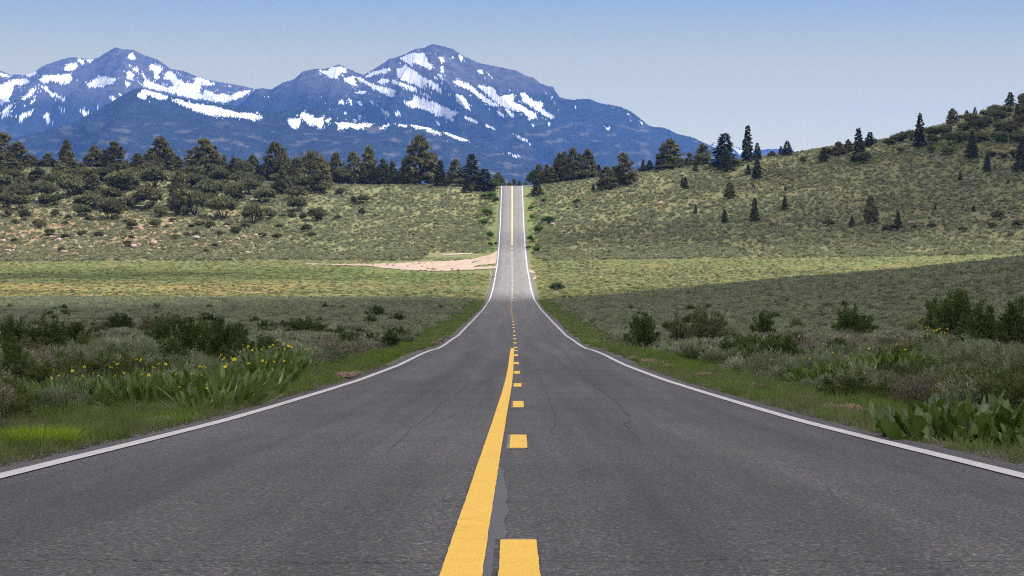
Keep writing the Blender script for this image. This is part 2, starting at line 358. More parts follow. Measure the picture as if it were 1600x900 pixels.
# ------------------------------------------------------------------ road
ROAD_Y = np.concatenate([np.arange(-60, 0, 4), np.arange(0, 150, .5), np.arange(150, 400, 1.5), np.arange(400, 870, 3)])
def strip(name, ys, xl, xr, lift, mat, parent=None, nx=2, skirt=0.0, **props):
    """draped ribbon; xl, xr arrays or numbers"""
    ys = np.asarray(ys, float); xl = np.broadcast_to(xl, ys.shape); xr = np.broadcast_to(xr, ys.shape)
    t = np.linspace(0, 1, nx)[None, :]
    X = xl[:, None]*(1-t)+xr[:, None]*t; Y = np.repeat(ys[:, None], nx, 1); Z = zr(Y)+lift
    if skirt:
        X = np.concatenate([X[:, :1]-.06, X, X[:, -1:]+.06], 1); Y = np.concatenate([Y[:, :1], Y, Y[:, -1:]], 1)
        Z = np.concatenate([Z[:, :1]-skirt, Z, Z[:, -1:]-skirt], 1); nx += 2
    V = np.stack([X, Y, Z], -1).reshape(-1, 3)
    return obj(name, mesh_np(name, V, grid_faces(len(ys), nx), [mat], not skirt), parent, **props)
ys = ROAD_Y
ej = lambda s, ys, a=.05: a*noise2(ys*1.7+s, s) + a*1.2*noise2(ys*.23+s, s+4)
road = strip('road', ys, -3.86+ej(1, ys), 3.93+ej(7, ys), 0.0, M_asph, None, 5, .14, kind='structure')
for s in (-1, 1):
    yy_ = ROAD_Y; a = s*3.75; b = s*(4.30+ej(20+s, yy_, .16))
    lo, hi = (a, b) if s > 0 else (b, a)
    strip('gravel_shoulder', yy_, lo, hi, -.035, M_gravel, None, 3, .12, kind='structure')
# paint and marks, parts of the road
def line_x(d):  # centre of the solid yellow line
    return np.interp(d, [0, 8, 10, 20, 30, 45, 60, 107, 140, 200, 300, 360, 420, 560, 700, 800], [-.20, -.20, -.198, -.178, -.15, -.09, -.05, .03, .0, -.05, -.12, -.05, .05, .0, .04, .02])
def dash_x(d):
    return np.interp(d, [0, 10, 22, 34, 46, 59, 80, 100, 140, 200, 260, 330, 420, 560], [.02, .03, .065, .10, .12, .135, .15, .18, .16, .10, -.08, -.02, .07, .0])
def jag(n, a): return a*(.35*noise2(np.arange(n)*.37, 3.3)+.5*noise2(np.arange(n)*1.9, 8.1))
def ribbon(name, y0, y1, cx, w, mat, lift=.004, step=None, j=.006):
    n = max(3, int((y1-y0)/(step or (.12 if y0 < 40 else .6 if y0 < 200 else 2)))); yy = np.linspace(y0, y1, n)
    c = cx(yy) if callable(cx) else cx
    return strip(name, yy, c-w/2+jag(n, j), c+w/2+jag(n, j)[::-1], lift, mat, road)
ribbon('solid_centre_line', 3.0, 107, line_x, .165, M_yellow, .008, .15)
ribbon('solid_centre_line', 605, 800, line_x, .26, M_cream, .02, 3)
k = 0; y0 = 10.15 - 3.05
y0 = 7.05
while y0 < 600:
    far = y0 > 70
    ribbon('dash', y0, y0+3.05, dash_x, .165 if y0 < 330 else .23, M_yellow if y0 < 330 else M_cream, .008 if y0 < 200 else .02, .12 if y0 < 40 else .5)
    if y0 < 60:
        ribbon('faded_paint', y0-.12, y0+3.15, lambda d: dash_x(d)-.022, .175, M_oldpaint, .004, .12)
    y0 += 12.62 if y0 < 60 else 12.2
for s in (-1, 1):
    ribbon('edge_line', -20, 40, s*3.6, .155, M_white, .008, .3)
    ribbon('edge_line', 40, 330, s*3.6, .16, M_white, .008, .8)
    ribbon('edge_line', 330, 860, s*3.6, .20, M_white, .02, 3)
# dark sealant between the yellow lines close to the camera
yy = np.linspace(4, 21, 120); e = .025*noise2(yy*1.3, 2.2)+.012*noise2(yy*5, 1)
wv = np.clip((21-yy)/8, .0, 1)
strip('sealant_band', yy, line_x(yy)+.02, line_x(yy)+.02+(.145*np.clip(1.25-np.abs(yy-9.4)*.035, .55, 1))*wv+e, .004, M_seal, road, 3)
def crack(pts, w, lift=.004, mat=None):
    P = np.array(pts, float); n = len(P)*10
    t = np.linspace(0, len(P)-1, n); X = np.interp(t, range(len(P)), P[:, 0]); Y = np.interp(t, range(len(P)), P[:, 1])
    X = X + .035*noise2(t*3.1, P[0, 0]*7)+.012*noise2(t*11, 2); Y = Y+.1*noise2(t*2.7, 9+P[0, 1])
    T = np.stack([np.gradient(X), np.gradient(Y)], 1); T /= np.linalg.norm(T, axis=1)[:, None]+1e-9
    ww = .62*w*(.6+.8*np.abs(noise2(t*2.3, 5)))*np.minimum(1, np.minimum(t, t[-1]-t)*3+.1)
    Lx, Ly = X-T[:, 1]*ww, Y+T[:, 0]*ww; Rx, Ry = X+T[:, 1]*ww, Y-T[:, 0]*ww
    V = np.stack([np.stack([Lx, Ly, zr(Ly)+lift], 1), np.stack([Rx, Ry, zr(Ry)+lift], 1)], 1).reshape(-1, 3)
    obj('crack', mesh_np('crack', V, grid_faces(n, 2), [mat or M_crack]), road)
def road_pt(u, v):
    ds = np.arange(6, 160, .05); vs = YH-zr(ds)/ds*F; i = np.where(vs <= v)[0][0]; return ((u-800)/F*ds[i], ds[i])
def crack_uv(pts, w): crack([road_pt(u, v) for u, v in pts], w)
crack_uv([(858, 532), (868, 540), (884, 551), (888, 560), (902, 573), (908, 584), (921, 595), (932, 606), (945, 615), (960, 625), (974, 640), (984, 654)], .022)
crack_uv([(984, 654), (975, 664), (1000, 690)], .010)
crack_uv([(840, 580), (852, 606), (868, 650), (862, 684)], .010)
crack_uv([(840, 686), (860, 686), (882, 687)], .010)
crack_uv([(600, 712), (640, 670), (672, 650), (690, 630), (720, 612), (735, 600)], .008)
crack_uv([(650, 668), (708, 650), (748, 634), (757, 615), (772, 598)], .007)
for v, ua, ub, w in ((601.5, 560, 690, .008), (604, 920, 1035, .008), (628, 600, 690, .006), (600, 640, 780, .005), (690, 560, 660, .005), (768, 100, 560, .004), (877, -40, 420, .009), (878, 820, 1700, .010), (880, 420, 700, .010), (768, 1240, 1560, .005), (645, 1180, 1250, .006), (660, 430, 560, .005), (560, 870, 960, .02)):
    crack_uv([(ua+(ub-ua)*i/6, v+random.uniform(-1, 1)) for i in range(7)], w)
strip('paving_seam', [100.3, 100.75], -3.5, 3.8, .006, simple_mat('pale_seam', (.13, .13, .14), (.17, .17, .18), 3), road, 3)

# dirt pull-out on the left, paved pull-out on the crest
def patch(name, ctr, half, mat, lift, n=60, **props):
    """draped patch along a centre line ctr [(x,y)], half widths"""
    P = np.array(ctr, float); t = np.linspace(0, len(P)-1, n); X = np.interp(t, range(len(P)), P[:, 0]); Y = np.interp(t, range(len(P)), P[:, 1]); H = np.interp(t, range(len(P)), half)
    H = H*(1+.25*noise2(t*3, P[0, 1]))
    nc = 25; s = np.linspace(-1, 1, nc)
    YY = Y[:, None]+H[:, None]*s[None, :]; XX = np.repeat(X[:, None], nc, 1); ZZ = terr(XX, YY)+lift
    V = np.stack([XX, YY, ZZ], -1).reshape(-1, 3); return obj(name, mesh_np(name, V, grid_faces(n, nc), [mat], True), **props)
def g(u, d): return (u-800)/F*d
def dirt_between(us, top, bot, lift):
    n, nc = 90, 13; uu = np.linspace(us[0], us[-1], n); vt = np.interp(uu, us, top)+.8*noise2(uu/9, 1)+.6*noise2(uu/3, 4); vb = np.interp(uu, us, bot)+.8*noise2(uu/7, 5)+.6*noise2(uu/2.5, 8); rows = []
    for u_, a_, b_ in zip(uu, vt, vb):
        y0_, y1_ = place(u_, max(b_, a_+.3))[1], place(u_, a_)[1]; yy_ = np.linspace(y0_, y1_, nc); xx_ = np.full(nc, (u_-800)/F*(y0_+y1_)/2); rows.append(np.stack([xx_, yy_, terr(xx_, yy_)+lift], 1))
    obj('dirt_track', mesh_np('dirt_track', np.array(rows).reshape(-1, 3), grid_faces(n, nc), [M_dirt], True), kind='structure')
dirt_between([470, 500, 530, 575, 600, 640, 680, 712], [413, 413.2, 413.5, 413.2, 412, 410.5, 409, 408], [413.8, 414.3, 415, 416, 419, 422.5, 424, 424], .10)
dirt_between([708, 730, 750, 776], [408, 406, 402.5, 395.5], [424, 423, 415, 413], .12)
dirt_between([708, 735, 776], [418, 419, 416.5], [424, 422.5, 420.5], .14)
patch('dirt_track', [(-3.9, 585), (-5.2, 575), (-5.0, 560), (-5.0, 500), (-4.5, 470)], [6, 6, 6, 6, 6], M_dirt, .07, 120, kind='structure')
patch('dirt_track', [(3.9, 500), (5.2, 492), (5.2, 470), (4.4, 455)], [6, 8, 8, 5], M_dirt, .07, 40, kind='structure')
patch('dirt_track', [(-9, 574), (-12, 577), (-16, 573), (-20, 573)], [.2, 3, 4, .2], M_dirt, .09, 40, kind='structure')
patch('paved_turnout', [(3.9, 775), (6, 775), (8.5, 775), (10, 776)], [14, 13, 11, 8], M_asph, .14, 40, kind='structure')

# ------------------------------------------------------------------ mountains
def cropf(x0, y0, s): return lambda pts: [(x0+px/s, y0+py/s) for px, py in pts]
c1 = cropf(0, 50, 3.5556); c2 = cropf(400, 50, 4.0914); c3 = cropf(700, 50, 3.75)
ridgeA = [(-420, 190), (-260, 150), (-160, 128), (-60, 104)]+c1([(0, 215), (60, 238), (85, 236), (150, 240), (200, 215), (250, 185), (340, 155), (400, 140), (460, 148), (540, 148), (600, 110), (645, 85), (662, 92), (690, 98), (740, 100), (800, 128), (880, 155), (950, 205), (1030, 220), (1100, 250), (1200, 275), (1350, 300), (1420, 318), (1520, 318)])+[(470, 160), (520, 190)]
ridgeB = [(-420, 260), (-100, 235), (0, 222), (60, 206), (100, 196)]+c1([(430, 490), (560, 425), (650, 370), (740, 320), (790, 308), (820, 322), (880, 340), (1000, 365), (1100, 385), (1300, 410)])+c2([(0, 502), (130, 512), (190, 500), (300, 488), (400, 495), (480, 512), (550, 535), (640, 562), (700, 572), (760, 585), (850, 582), (1000, 592), (1150, 622), (1240, 650), (1350, 690), (1440, 730)])+[(800, 246), (900, 262), (1040, 280), (1150, 292)]
ridgeC = [(330, 190), (380, 160)]+c2([(0, 365), (40, 360), (100, 368), (130, 350), (165, 328), (200, 315), (240, 305), (262, 288), (300, 252), (380, 236), (450, 235), (530, 208), (580, 230), (640, 258), (690, 275), (760, 235), (830, 190), (850, 172), (880, 168), (960, 140), (1020, 108), (1070, 104), (1130, 77), (1200, 92), (1260, 110), (1320, 150)])+c3([(60, 125), (110, 150), (180, 182), (260, 198), (330, 212), (400, 226), (460, 258), (500, 268), (540, 300), (580, 316), (615, 320), (630, 350), (655, 382), (700, 395), (740, 398), (780, 392), (830, 393), (870, 410), (900, 420), (1000, 435), (1070, 465), (1130, 510), (1170, 545), (1200, 556), (1260, 560), (1300, 575), (1340, 596), (1440, 620), (1500, 650), (1570, 680)])+[(1150, 242), (1230, 262), (1300, 280)]
ridgeD = [(1040, 262), (1095, 240), (1108, 228), (1116, 222), (1124, 227), (1135, 232), (1150, 229), (1170, 236), (1200, 233), (1236, 232), (1250, 236), (1290, 236), (1330, 244), (1500, 262), (1800, 270), (2100, 290)]
snow1 = [c1(p) for p in [
 [(0,228),(60,245),(50,254),(0,246)], [(0,300),(30,285),(75,265),(150,258),(160,285),(120,300),(90,292),(65,340),(45,385),(0,400)],
 [(143,240),(200,215),(206,232),(165,255)], [(210,265),(250,242),(300,240),(385,236),(407,262),(385,280),(340,292),(280,265),(265,282)],
 [(225,302),(245,300),(310,345),(360,375),(340,377),(280,348)], [(355,205),(380,180),(430,175),(440,190),(400,215),(368,215)], [(430,155),(470,152),(462,185),(440,170)], [(478,158),(522,152),(500,172)],
 [(480,292),(530,262),(570,248),(645,262),(640,282),(560,305),(500,305)],
 [(712,130),(738,115),(755,150),(730,160)], [(715,180),(733,190),(722,202)], [(735,205),(760,198),(778,215),(760,222)], [(705,225),(725,218),(750,248),(735,270),(710,262)],[(695,275),(728,288),(710,305),(695,298)],
 [(610,362),(630,358),(644,384),(625,388)], [(662,345),(682,350),(672,365)],
 [(20,440),(50,405),(72,408),(50,440),(20,480),(5,480)], [(115,380),(150,350),(180,315),(203,320),(180,352),(140,375)], [(160,400),(190,370),(203,375),(180,395)], [(125,455),(150,445),(190,432),(170,460),(130,480),(100,505),(105,490)],
 [(248,445),(270,452),(282,505),(265,510),(255,480)],[(325,455),(345,432),(350,450)], [(450,440),(470,435),(490,455),(470,465),(452,458)],
 [(495,402),(515,405),(505,409)],[(540,418),(553,428),(550,431)],
 [(828,210),(840,182),(880,188),(905,205),(885,235),(880,260),(860,250),(855,215)],
 [(785,230),(800,232),(820,275),(870,288),(925,308),(965,300),(955,268),(905,265),(930,225),(960,222),(985,255),(1030,285),(1075,290),(1085,255),(1140,262),(1200,292),(1165,302),(1120,290),(1110,340),(1130,370),(1085,378),(1020,355),(960,342),(880,325),(800,305),(805,270)],
 [(1120,370),(1140,325),(1180,330),(1200,350),(1250,345),(1280,355),(1330,332),(1395,322),(1365,352),(1270,392),(1200,388),(1150,375)],
 [(1405,330),(1445,332),(1425,362)], [(1450,362),(1490,345),(1530,325),(1500,350)], [(1465,325),(1500,328),(1480,340)],[(1268,300),(1295,302),(1275,312)]]]
snowB = [c1(p) for p in [[(760,360),(795,320),(850,332),(900,345),(935,362),(930,378),(880,375),(830,350),(800,378)],
 [(945,370),(1000,378),(1080,400),(1200,415),(1280,438),(1330,452),(1380,448),(1458,468),(1410,495),(1350,478),(1270,468),(1190,468),(1120,455),(1060,430),(1010,405)]]]+[c2(p) for p in [
 [(0,530),(42,540),(35,556),(0,562)], [(203,570),(215,552),(285,556),(285,595),(250,625),(225,605)], [(278,530),(310,514),(360,535),(365,552),(430,548),(440,580),(410,625),(385,595),(340,600),(320,570),(290,552)],[(445,560),(480,548),(470,580),(445,575)],
 [(490,575),(560,582),(640,588),(755,585),(720,605),(650,622),(600,610),(520,625),(525,600)], [(785,625),(810,600),(850,590),(870,595),(820,612)], [(880,588),(920,586),(970,600),(960,612),(910,598)],
 [(980,592),(1060,598),(1110,605),(1130,628),(1160,638),(1160,652),(1110,645),(1080,625),(1020,618)], [(1190,640),(1240,642),(1300,665),(1330,680),(1395,690),(1380,697),(1310,695),(1260,678)], [(1150,632),(1180,645),(1165,655)]]]
snowC = [c2(p) for p in [
 [(395,245),(450,250),(480,228),(540,222),(582,240),(575,262),(540,262),(520,300),(480,295),(440,270)], [(545,270),(580,300),(620,280),(650,345),(620,345),(575,318)],
 [(640,290),(665,292),(760,340),(850,362),(900,380),(870,420),(800,385),(730,350),(660,312)], [(630,385),(680,378),(715,382),(690,395),(635,395)],
 [(695,285),(740,262),(800,245),(850,228),(858,250),(820,272),(800,262),(720,288)],
 [(925,165),(1000,135),(1080,140),(1100,185),(1125,225),(1115,242),(1060,215),(1010,195),(1000,222),(960,192)],
 [(905,235),(960,215),(1010,250),(1060,285),(1110,320),(1060,362),(1010,335),(950,315),(905,295)], [(1060,300),(1110,310),(1160,340),(1200,380),(1180,395),(1120,355)],
 [(775,318),(810,300),(855,310),(850,322),(800,332)], [(868,300),(940,328),(1000,352),(1050,380),(1030,386),(960,362),(880,330)], [(1040,378),(1120,410),(1110,420),(1050,395)],
 [(945,450),(1000,440),(1005,405),(1060,428),(1130,448),(1200,480),(1300,522),(1260,535),(1262,575),(1210,540),(1160,535),(1090,500),(1030,482),(990,482)], [(1330,538),(1380,555),(1425,578),(1400,582),(1350,560)],
 [(1165,165),(1190,160),(1210,185),(1190,198)], [(1180,235),(1195,218),(1200,258),(1182,258)], [(1160,275),(1180,272),(1200,300),(1175,300)],[(1128,292),(1150,285),(1160,305)], [(1255,150),(1262,150),(1265,175),(1250,165)], [(1300,150),(1320,160),(1322,188),(1303,182)],
 [(528,445),(560,430),(560,468),(545,466)], [(580,420),(590,418),(612,440),(610,470)], [(652,448),(665,446),(685,470),(670,470)], [(732,448),(742,446),(762,472),(750,470)],[(800,490),(815,495),(862,538),(850,540),(815,515)], [(880,530),(905,505),(925,530),(900,535)], [(562,515),(580,512),(580,535),(568,530)],[(640,550),(670,535),(665,560)],
 [(1150,565),(1190,600),(1180,602),(1150,575)], [(980,510),(998,522),(990,520)],[(1270,402),(1300,400),(1350,460),(1375,500),(1340,490),(1290,450)]]]+[c3(p) for p in [
 [(22,292),(60,284),(140,318),(180,355),(230,390),(310,440),(260,435),(200,400),(150,355),(90,325)],
 [(172,318),(190,310),(260,328),(300,378),(385,364),(385,410),(440,435),(500,470),(528,502),(470,512),(445,470),(390,462),(330,440),(280,412),(230,365)],
 [(420,358),(450,360),(520,425),(580,470),(622,500),(600,508),(540,475),(480,430),(435,400)], [(505,415),(550,405),(560,445),(525,430)],
 [(172,222),(200,222),(205,250),(178,238)], [(232,245),(265,272),(262,280)], [(45,368),(60,362),(100,390),(130,455),(100,448),(50,405)], [(335,455),(360,458),(388,490),(380,506),(350,480)], [(280,460),(300,465),(338,500),(300,490)],
 [(100,495),(140,510),(180,530),(160,534),(120,515)], [(220,545),(270,560),(275,575),(225,556)], [(375,595),(400,605),(470,635),(460,645),(400,615)], [(375,715),(430,728),(425,735),(380,728)], [(350,705),(365,708),(362,715)],
 [(575,355),(588,365),(585,380)],[(600,375),(612,378),(608,400)],[(585,530),(598,528),(592,555),(585,552)],[(640,545),(665,540),(645,552)],[(490,540),(510,545),(500,556)],
 [(738,440),(750,432),(745,450)],[(922,565),(945,558),(935,572)],[(1040,475),(1060,478),(1050,488)],[(1112,512),(1150,540),(1140,546)],[(1060,515),(1070,512),(1066,526)],[(470,262),(485,268),(475,272)]]]
snowD = [[(1108, 234), (1116, 222), (1126, 232), (1120, 240)], [(1236, 233), (1290, 237), (1285, 241), (1240, 239)], [(1140, 232), (1180, 236), (1160, 240)]]
def inpoly(px, py, poly):
    P = np.array(poly); res = np.zeros(px.shape, bool)
    b = (px > P[:, 0].min()) & (px < P[:, 0].max()) & (py > P[:, 1].min()) & (py < P[:, 1].max())
    x, y = px[b], py[b]; r = np.zeros(x.shape, bool); n = len(P); j = n-1
    for i in range(n):
        xi, yi, xj, yj = P[i, 0], P[i, 1], P[j, 0], P[j, 1]
        if yi != yj: r ^= ((yi > y) != (yj > y)) & (x < (xj-xi)*(y-yi)/(yj-yi)+xi)
        j = i
    res[b] = r; return res
def mountain(name, ridge, D, Lf, rows, du, snow, relief, v_rock, seed, expo=1.0, jag_a=1.0, **kw):
    Rg = np.array(ridge); us = np.arange(Rg[0, 0], Rg[-1, 0], du); vr = np.interp(us, Rg[:, 0], Rg[:, 1])
    vr = vr + jag_a*(noise2(us/4.5, seed)*.8+noise2(us/1.7, seed+3)*.6)
    zt = (YH-vr)/F*D; xr_ = (us-800)/F*D
    s = np.concatenate([np.linspace(-.6, 0, 14)[:-1], np.linspace(0, 1, rows)])
    S, Xr = np.meshgrid(s, xr_, indexing='ij'); ZT = np.repeat(zt[None, :], len(s), 0)
    fall = np.where(S >= 0, np.clip(S, 0, 1)**expo, np.abs(S)*1.3)
    base = -30.0
    Z = base+(ZT-base)*(1-fall)
    Y = D - S*Lf
    X = Xr
    # spurs and gullies running down the face
    q = X/420.+.35*fbm(X/900., Y/900.+seed, 3); rid = 1-np.abs(fbm(q+seed, Y/1700.+seed, 3, gain=.4))*2.6
    rid2 = 1-np.abs(fbm(X/190.+seed, Y/420., 2))*2.4; f3 = fbm(X/45., Y/60.+seed, 4)
    amp = np.clip(np.abs(S)*3.0, 0, 1)*np.clip((Z-base)/250., 0, 1)
    Z = Z + relief*amp*((rid-1.0)*1.0 + (rid2-1.0)*.08 + f3*.05)
    Z = np.where(S > 0, np.minimum(Z, ZT*(Y/D)-1.5), Z)
    V = np.stack([X, Y, Z], -1).reshape(-1, 3)
    u = 800+V[:, 0]/V[:, 1]*F; v = YH-V[:, 2]/V[:, 1]*F
    nx_ = fbm(u/6., v/6., 5, gain=.65)*4.6+noise2(u/1.7, v/1.7)*.5; ny_ = fbm(u/6.+40, v/5.+9, 5, gain=.65)*3.6+noise2(u/1.9+9, v/1.8)*.5
    sn = np.zeros(len(u), bool); front = (S.ravel() >= 0)
    for p in snow: sn |= inpoly(u+nx_, v+ny_, p)
    spk = (noise2(u/1.7, v/1.9) > .34) & (v > 118)                      # trees standing in the snow
    edge = np.zeros(len(u), bool)
    for p in snow: edge |= inpoly(u+nx_*.7+fbm(u/3, v/3)*5, v+ny_*.7+2.8, p)
    sn &= ~(spk & ~edge); sn &= ~((noise2(u/1.5+3, v/1.8) > .54) & (v > 125+15*fbm(u/20., v/20.)))
    stre = fbm((u-v*.9)/5., (u*.35+v)/1.6, 4) ; sn &= stre < .52
    sn |= (fbm(u/2.3+seed, v/3.4, 3) > .56) & (v < v_rock+45) & (fbm(u/45., v/30.+seed) > .0)
    halo = np.zeros(len(u), bool); hx, hy = fbm(u/13.+5, v/9., 3)*26, fbm(u/11., v/8.+7, 3)*15
    for p in snow: halo |= inpoly(u+hx, v+hy, p)
    sn |= halo & (fbm(u/2.4+11, v/2.0, 3) > .27)
    sn &= front
    n = fbm(u/9., v/7., 4)[:, None]; nn = fbm(u/2.2, v/3., 3)[:, None]
    rock = np.array([.050, .049, .052])*(1+.5*n+.5*nn); wood = np.array([.012, .017, .017])*(1+.5*n+.7*nn)
    scrub = np.array([.060, .056, .045])
    t = np.clip((v[:, None]-v_rock+n*26)/30, 0, 1); col = rock*(1-t)+wood*t
    t2 = np.clip((fbm(u/30., v/9.+seed, 4)[:, None]-.14)*5, 0, 1)*np.clip((v[:, None]-185)/20, 0, 1); col = col*(1-t2)+scrub*t2
    col = np.where(sn[:, None], np.array([.44, .46, .50]), col)
    me = mesh_np(name, V, grid_faces(len(s), len(us)), [M_mtn], True, col=np.clip(col, .01, 1))
    obj(name, me, kind='structure')
mountain('mountain_range', ridgeA, 10200, 3600, 230, 1.0, snow1, 210, 140, 2)
mountain('mountain_range', ridgeC, 8800, 2900, 300, .9, snowC, 240, 128, 5, .92)
mountain('mountain_foothills', ridgeB, 7000, 2300, 200, .9, snowB, 110, 60, 9, 1.0, .7)
mountain('distant_mountain', ridgeD, 14000, 1500, 60, 1.5, snowD, 30, 150, 12)

# ------------------------------------------------------------------ haze: the air between here and the mountains
HAZE_D = 4.8e-5
def haze_box():
    x, y0, y1, z0, z1 = 12900, -380, 15600, -40, 1150
    V = [(-x, y0, z0), (x, y0, z0), (x, y1, z0), (-x, y1, z0), (-x, y0, z1), (x, y0, z1), (x, y1, z1), (-x, y1, z1)]
    Fq = np.array([(0, 3, 2, 1), (4, 5, 6, 7), (0, 1, 5, 4), (1, 2, 6, 5), (2, 3, 7, 6), (3, 0, 4, 7)])
    m, nt, out = new_mat('pale_air'); v = nt.nodes.new('ShaderNodeVolumePrincipled')
    v.inputs['Density'].default_value = HAZE_D; v.inputs['Color'].default_value = (.14, .34, 1.0, 1); v.inputs['Anisotropy'].default_value = .1
    L(nt, v.outputs[0], out.inputs['Volume']); obj('haze', mesh_np('haze', V, Fq, [m]), kind='stuff')
haze_box()

# ------------------------------------------------------------------ clouds over the valley, above the frame: they shade the foreground
def cloud_mat(name, tr):
    m, nt, out = new_mat(name); a = nt.nodes.new('ShaderNodeBsdfDiffuse'); a.inputs[0].default_value = (.9, .9, .9, 1)
    b = nt.nodes.new('ShaderNodeBsdfTransparent'); t = nt.nodes.new('ShaderNodeBsdfTranslucent'); t.inputs[0].default_value = (.9, .9, .9, 1)
    m1 = nt.nodes.new('ShaderNodeMixShader'); m1.inputs[0].default_value = .5; L(nt, a.outputs[0], m1.inputs[1]); L(nt, t.outputs[0], m1.inputs[2])
    m2 = nt.nodes.new('ShaderNodeMixShader'); m2.inputs[0].default_value = tr; L(nt, m1.outputs[0], m2.inputs[1]); L(nt, b.outputs[0], m2.inputs[2])
    L(nt, m2.outputs[0], out.inputs[0]); return m
_ico = None
def ico(sub=2):
    import bmesh
    bm = bmesh.new(); bmesh.ops.create_icosphere(bm, subdivisions=sub, radius=1)
    V = np.array([v.co[:] for v in bm.verts]); Fq = np.array([[v.index for v in f.verts] for f in bm.faces]); bm.free(); return V, Fq
ICO2 = ico(2); ICO3 = ico(3)
def cloud(region, bounds, tr, step=34, rad=(24, 40), H=4500.0):
    V, Fq = ICO2; allV, allF = [], []; k = 0
    x0, x1, y0, y1 = bounds
    for X in np.arange(x0, x1, step):
        for Y in np.arange(y0, y1, step):
            px, py = X+random.uniform(-.4, .4)*step, Y+random.uniform(-.4, .4)*step
            if not region(px, py): continue
            t = (H-float(terr(px, py)))/sundir.z; c = np.array([px+sundir.x*t, py+sundir.y*t, H+random.uniform(-10, 60)])
            r = random.uniform(*rad); W_ = V*(1+.22*noise2(V[:, 0]*2+k, V[:, 1]*2+V[:, 2])[:, None])*np.array([r, r, r*.8])
            allV.append(W_+c); allF.append(Fq+k*len(V)); k += 1
    obj('cloud', mesh_np('cloud', np.concatenate(allV), np.concatenate(allF), [cloud_mat('cloud_body', tr)], True), kind='structure')
cloud(lambda x, y: y < 318-70*random.random()**1.6+min(max(x-6, 0), 70)*.9+8*math.sin(x*.05) , (-420, 430, -330, 420), .15)
cloud(lambda x, y: (x > 34 and 612 < y-(x-34)*.06 < 640) or (x > 98 and 600 < y < 752 - max(0, 130-x)*1.3), (20, 300, 590, 770), .16, 26, (15, 24))
cloud(lambda x, y: x < -50 and 458 < y < 492, (-260, -30, 440, 510), .45, 22, (11, 17))

# ------------------------------------------------------------------ foliage builders
def unit(v): return v/(np.linalg.norm(v, axis=-1, keepdims=True)+1e-9)
def diamonds(c, dirs, Ln, Wd, r=None):
    """leaf diamonds: centre base c, direction dirs, random roll"""
    r = r or rng; n = len(c); d = unit(dirs); a = unit(np.cross(d, unit(r.normal(size=(n, 3)))))
    Ln = np.broadcast_to(Ln, (n,))[:, None]; Wd = np.broadcast_to(Wd, (n,))[:, None]
    V = np.stack([c, c+d*Ln*.5+a*Wd*.5, c+d*Ln, c+d*Ln*.5-a*Wd*.5], 1).reshape(-1, 3)
    return V, np.arange(n*4).reshape(n, 4)
def cards(c, nrm, size, r=None, asp=1.0):
    r = r or rng; n = len(c); nz = unit(nrm); a = unit(np.cross(nz, unit(r.normal(size=(n, 3))))); b = np.cross(nz, a)
    s = np.broadcast_to(size, (n,))[:, None]*.5
    j = lambda: 1+r.uniform(-.35, .35, (n, 1))
    V = np.stack([c-a*s*j()-b*s*j()*asp, c+a*s*j()-b*s*j()*asp, c+a*s*j()+b*s*j()*asp, c-a*s*j()+b*s*j()*asp], 1).reshape(-1, 3)
    return V, np.arange(n*4).reshape(n, 4)
def tube(pts, rad, ns=6):
    pts = np.asarray(pts, float); n = len(pts); T = unit(np.gradient(pts, axis=0)); up = np.array([.3, .9, .1])
    A = unit(np.cross(T, up)); B = np.cross(T, A); th = np.linspace(0, 2*np.pi, ns, endpoint=False)
    V = pts[:, None, :]+(A[:, None, :]*np.cos(th)[None, :, None]+B[:, None, :]*np.sin(th)[None, :, None])*np.asarray(rad)[:, None, None]
    i = np.arange(n-1)[:, None]*ns+np.arange(ns)[None, :]; j = np.arange(n-1)[:, None]*ns+(np.arange(ns)[None, :]+1) % ns
    return V.reshape(-1, 3), np.stack([i, j, j+ns, i+ns], -1).reshape(-1, 4)
def merge(parts):
    Vs, Fs, k = [], [], 0
    for V, Fq in parts: Vs.append(V); Fs.append(Fq+k); k += len(V)
    return np.concatenate(Vs), np.concatenate(Fs)

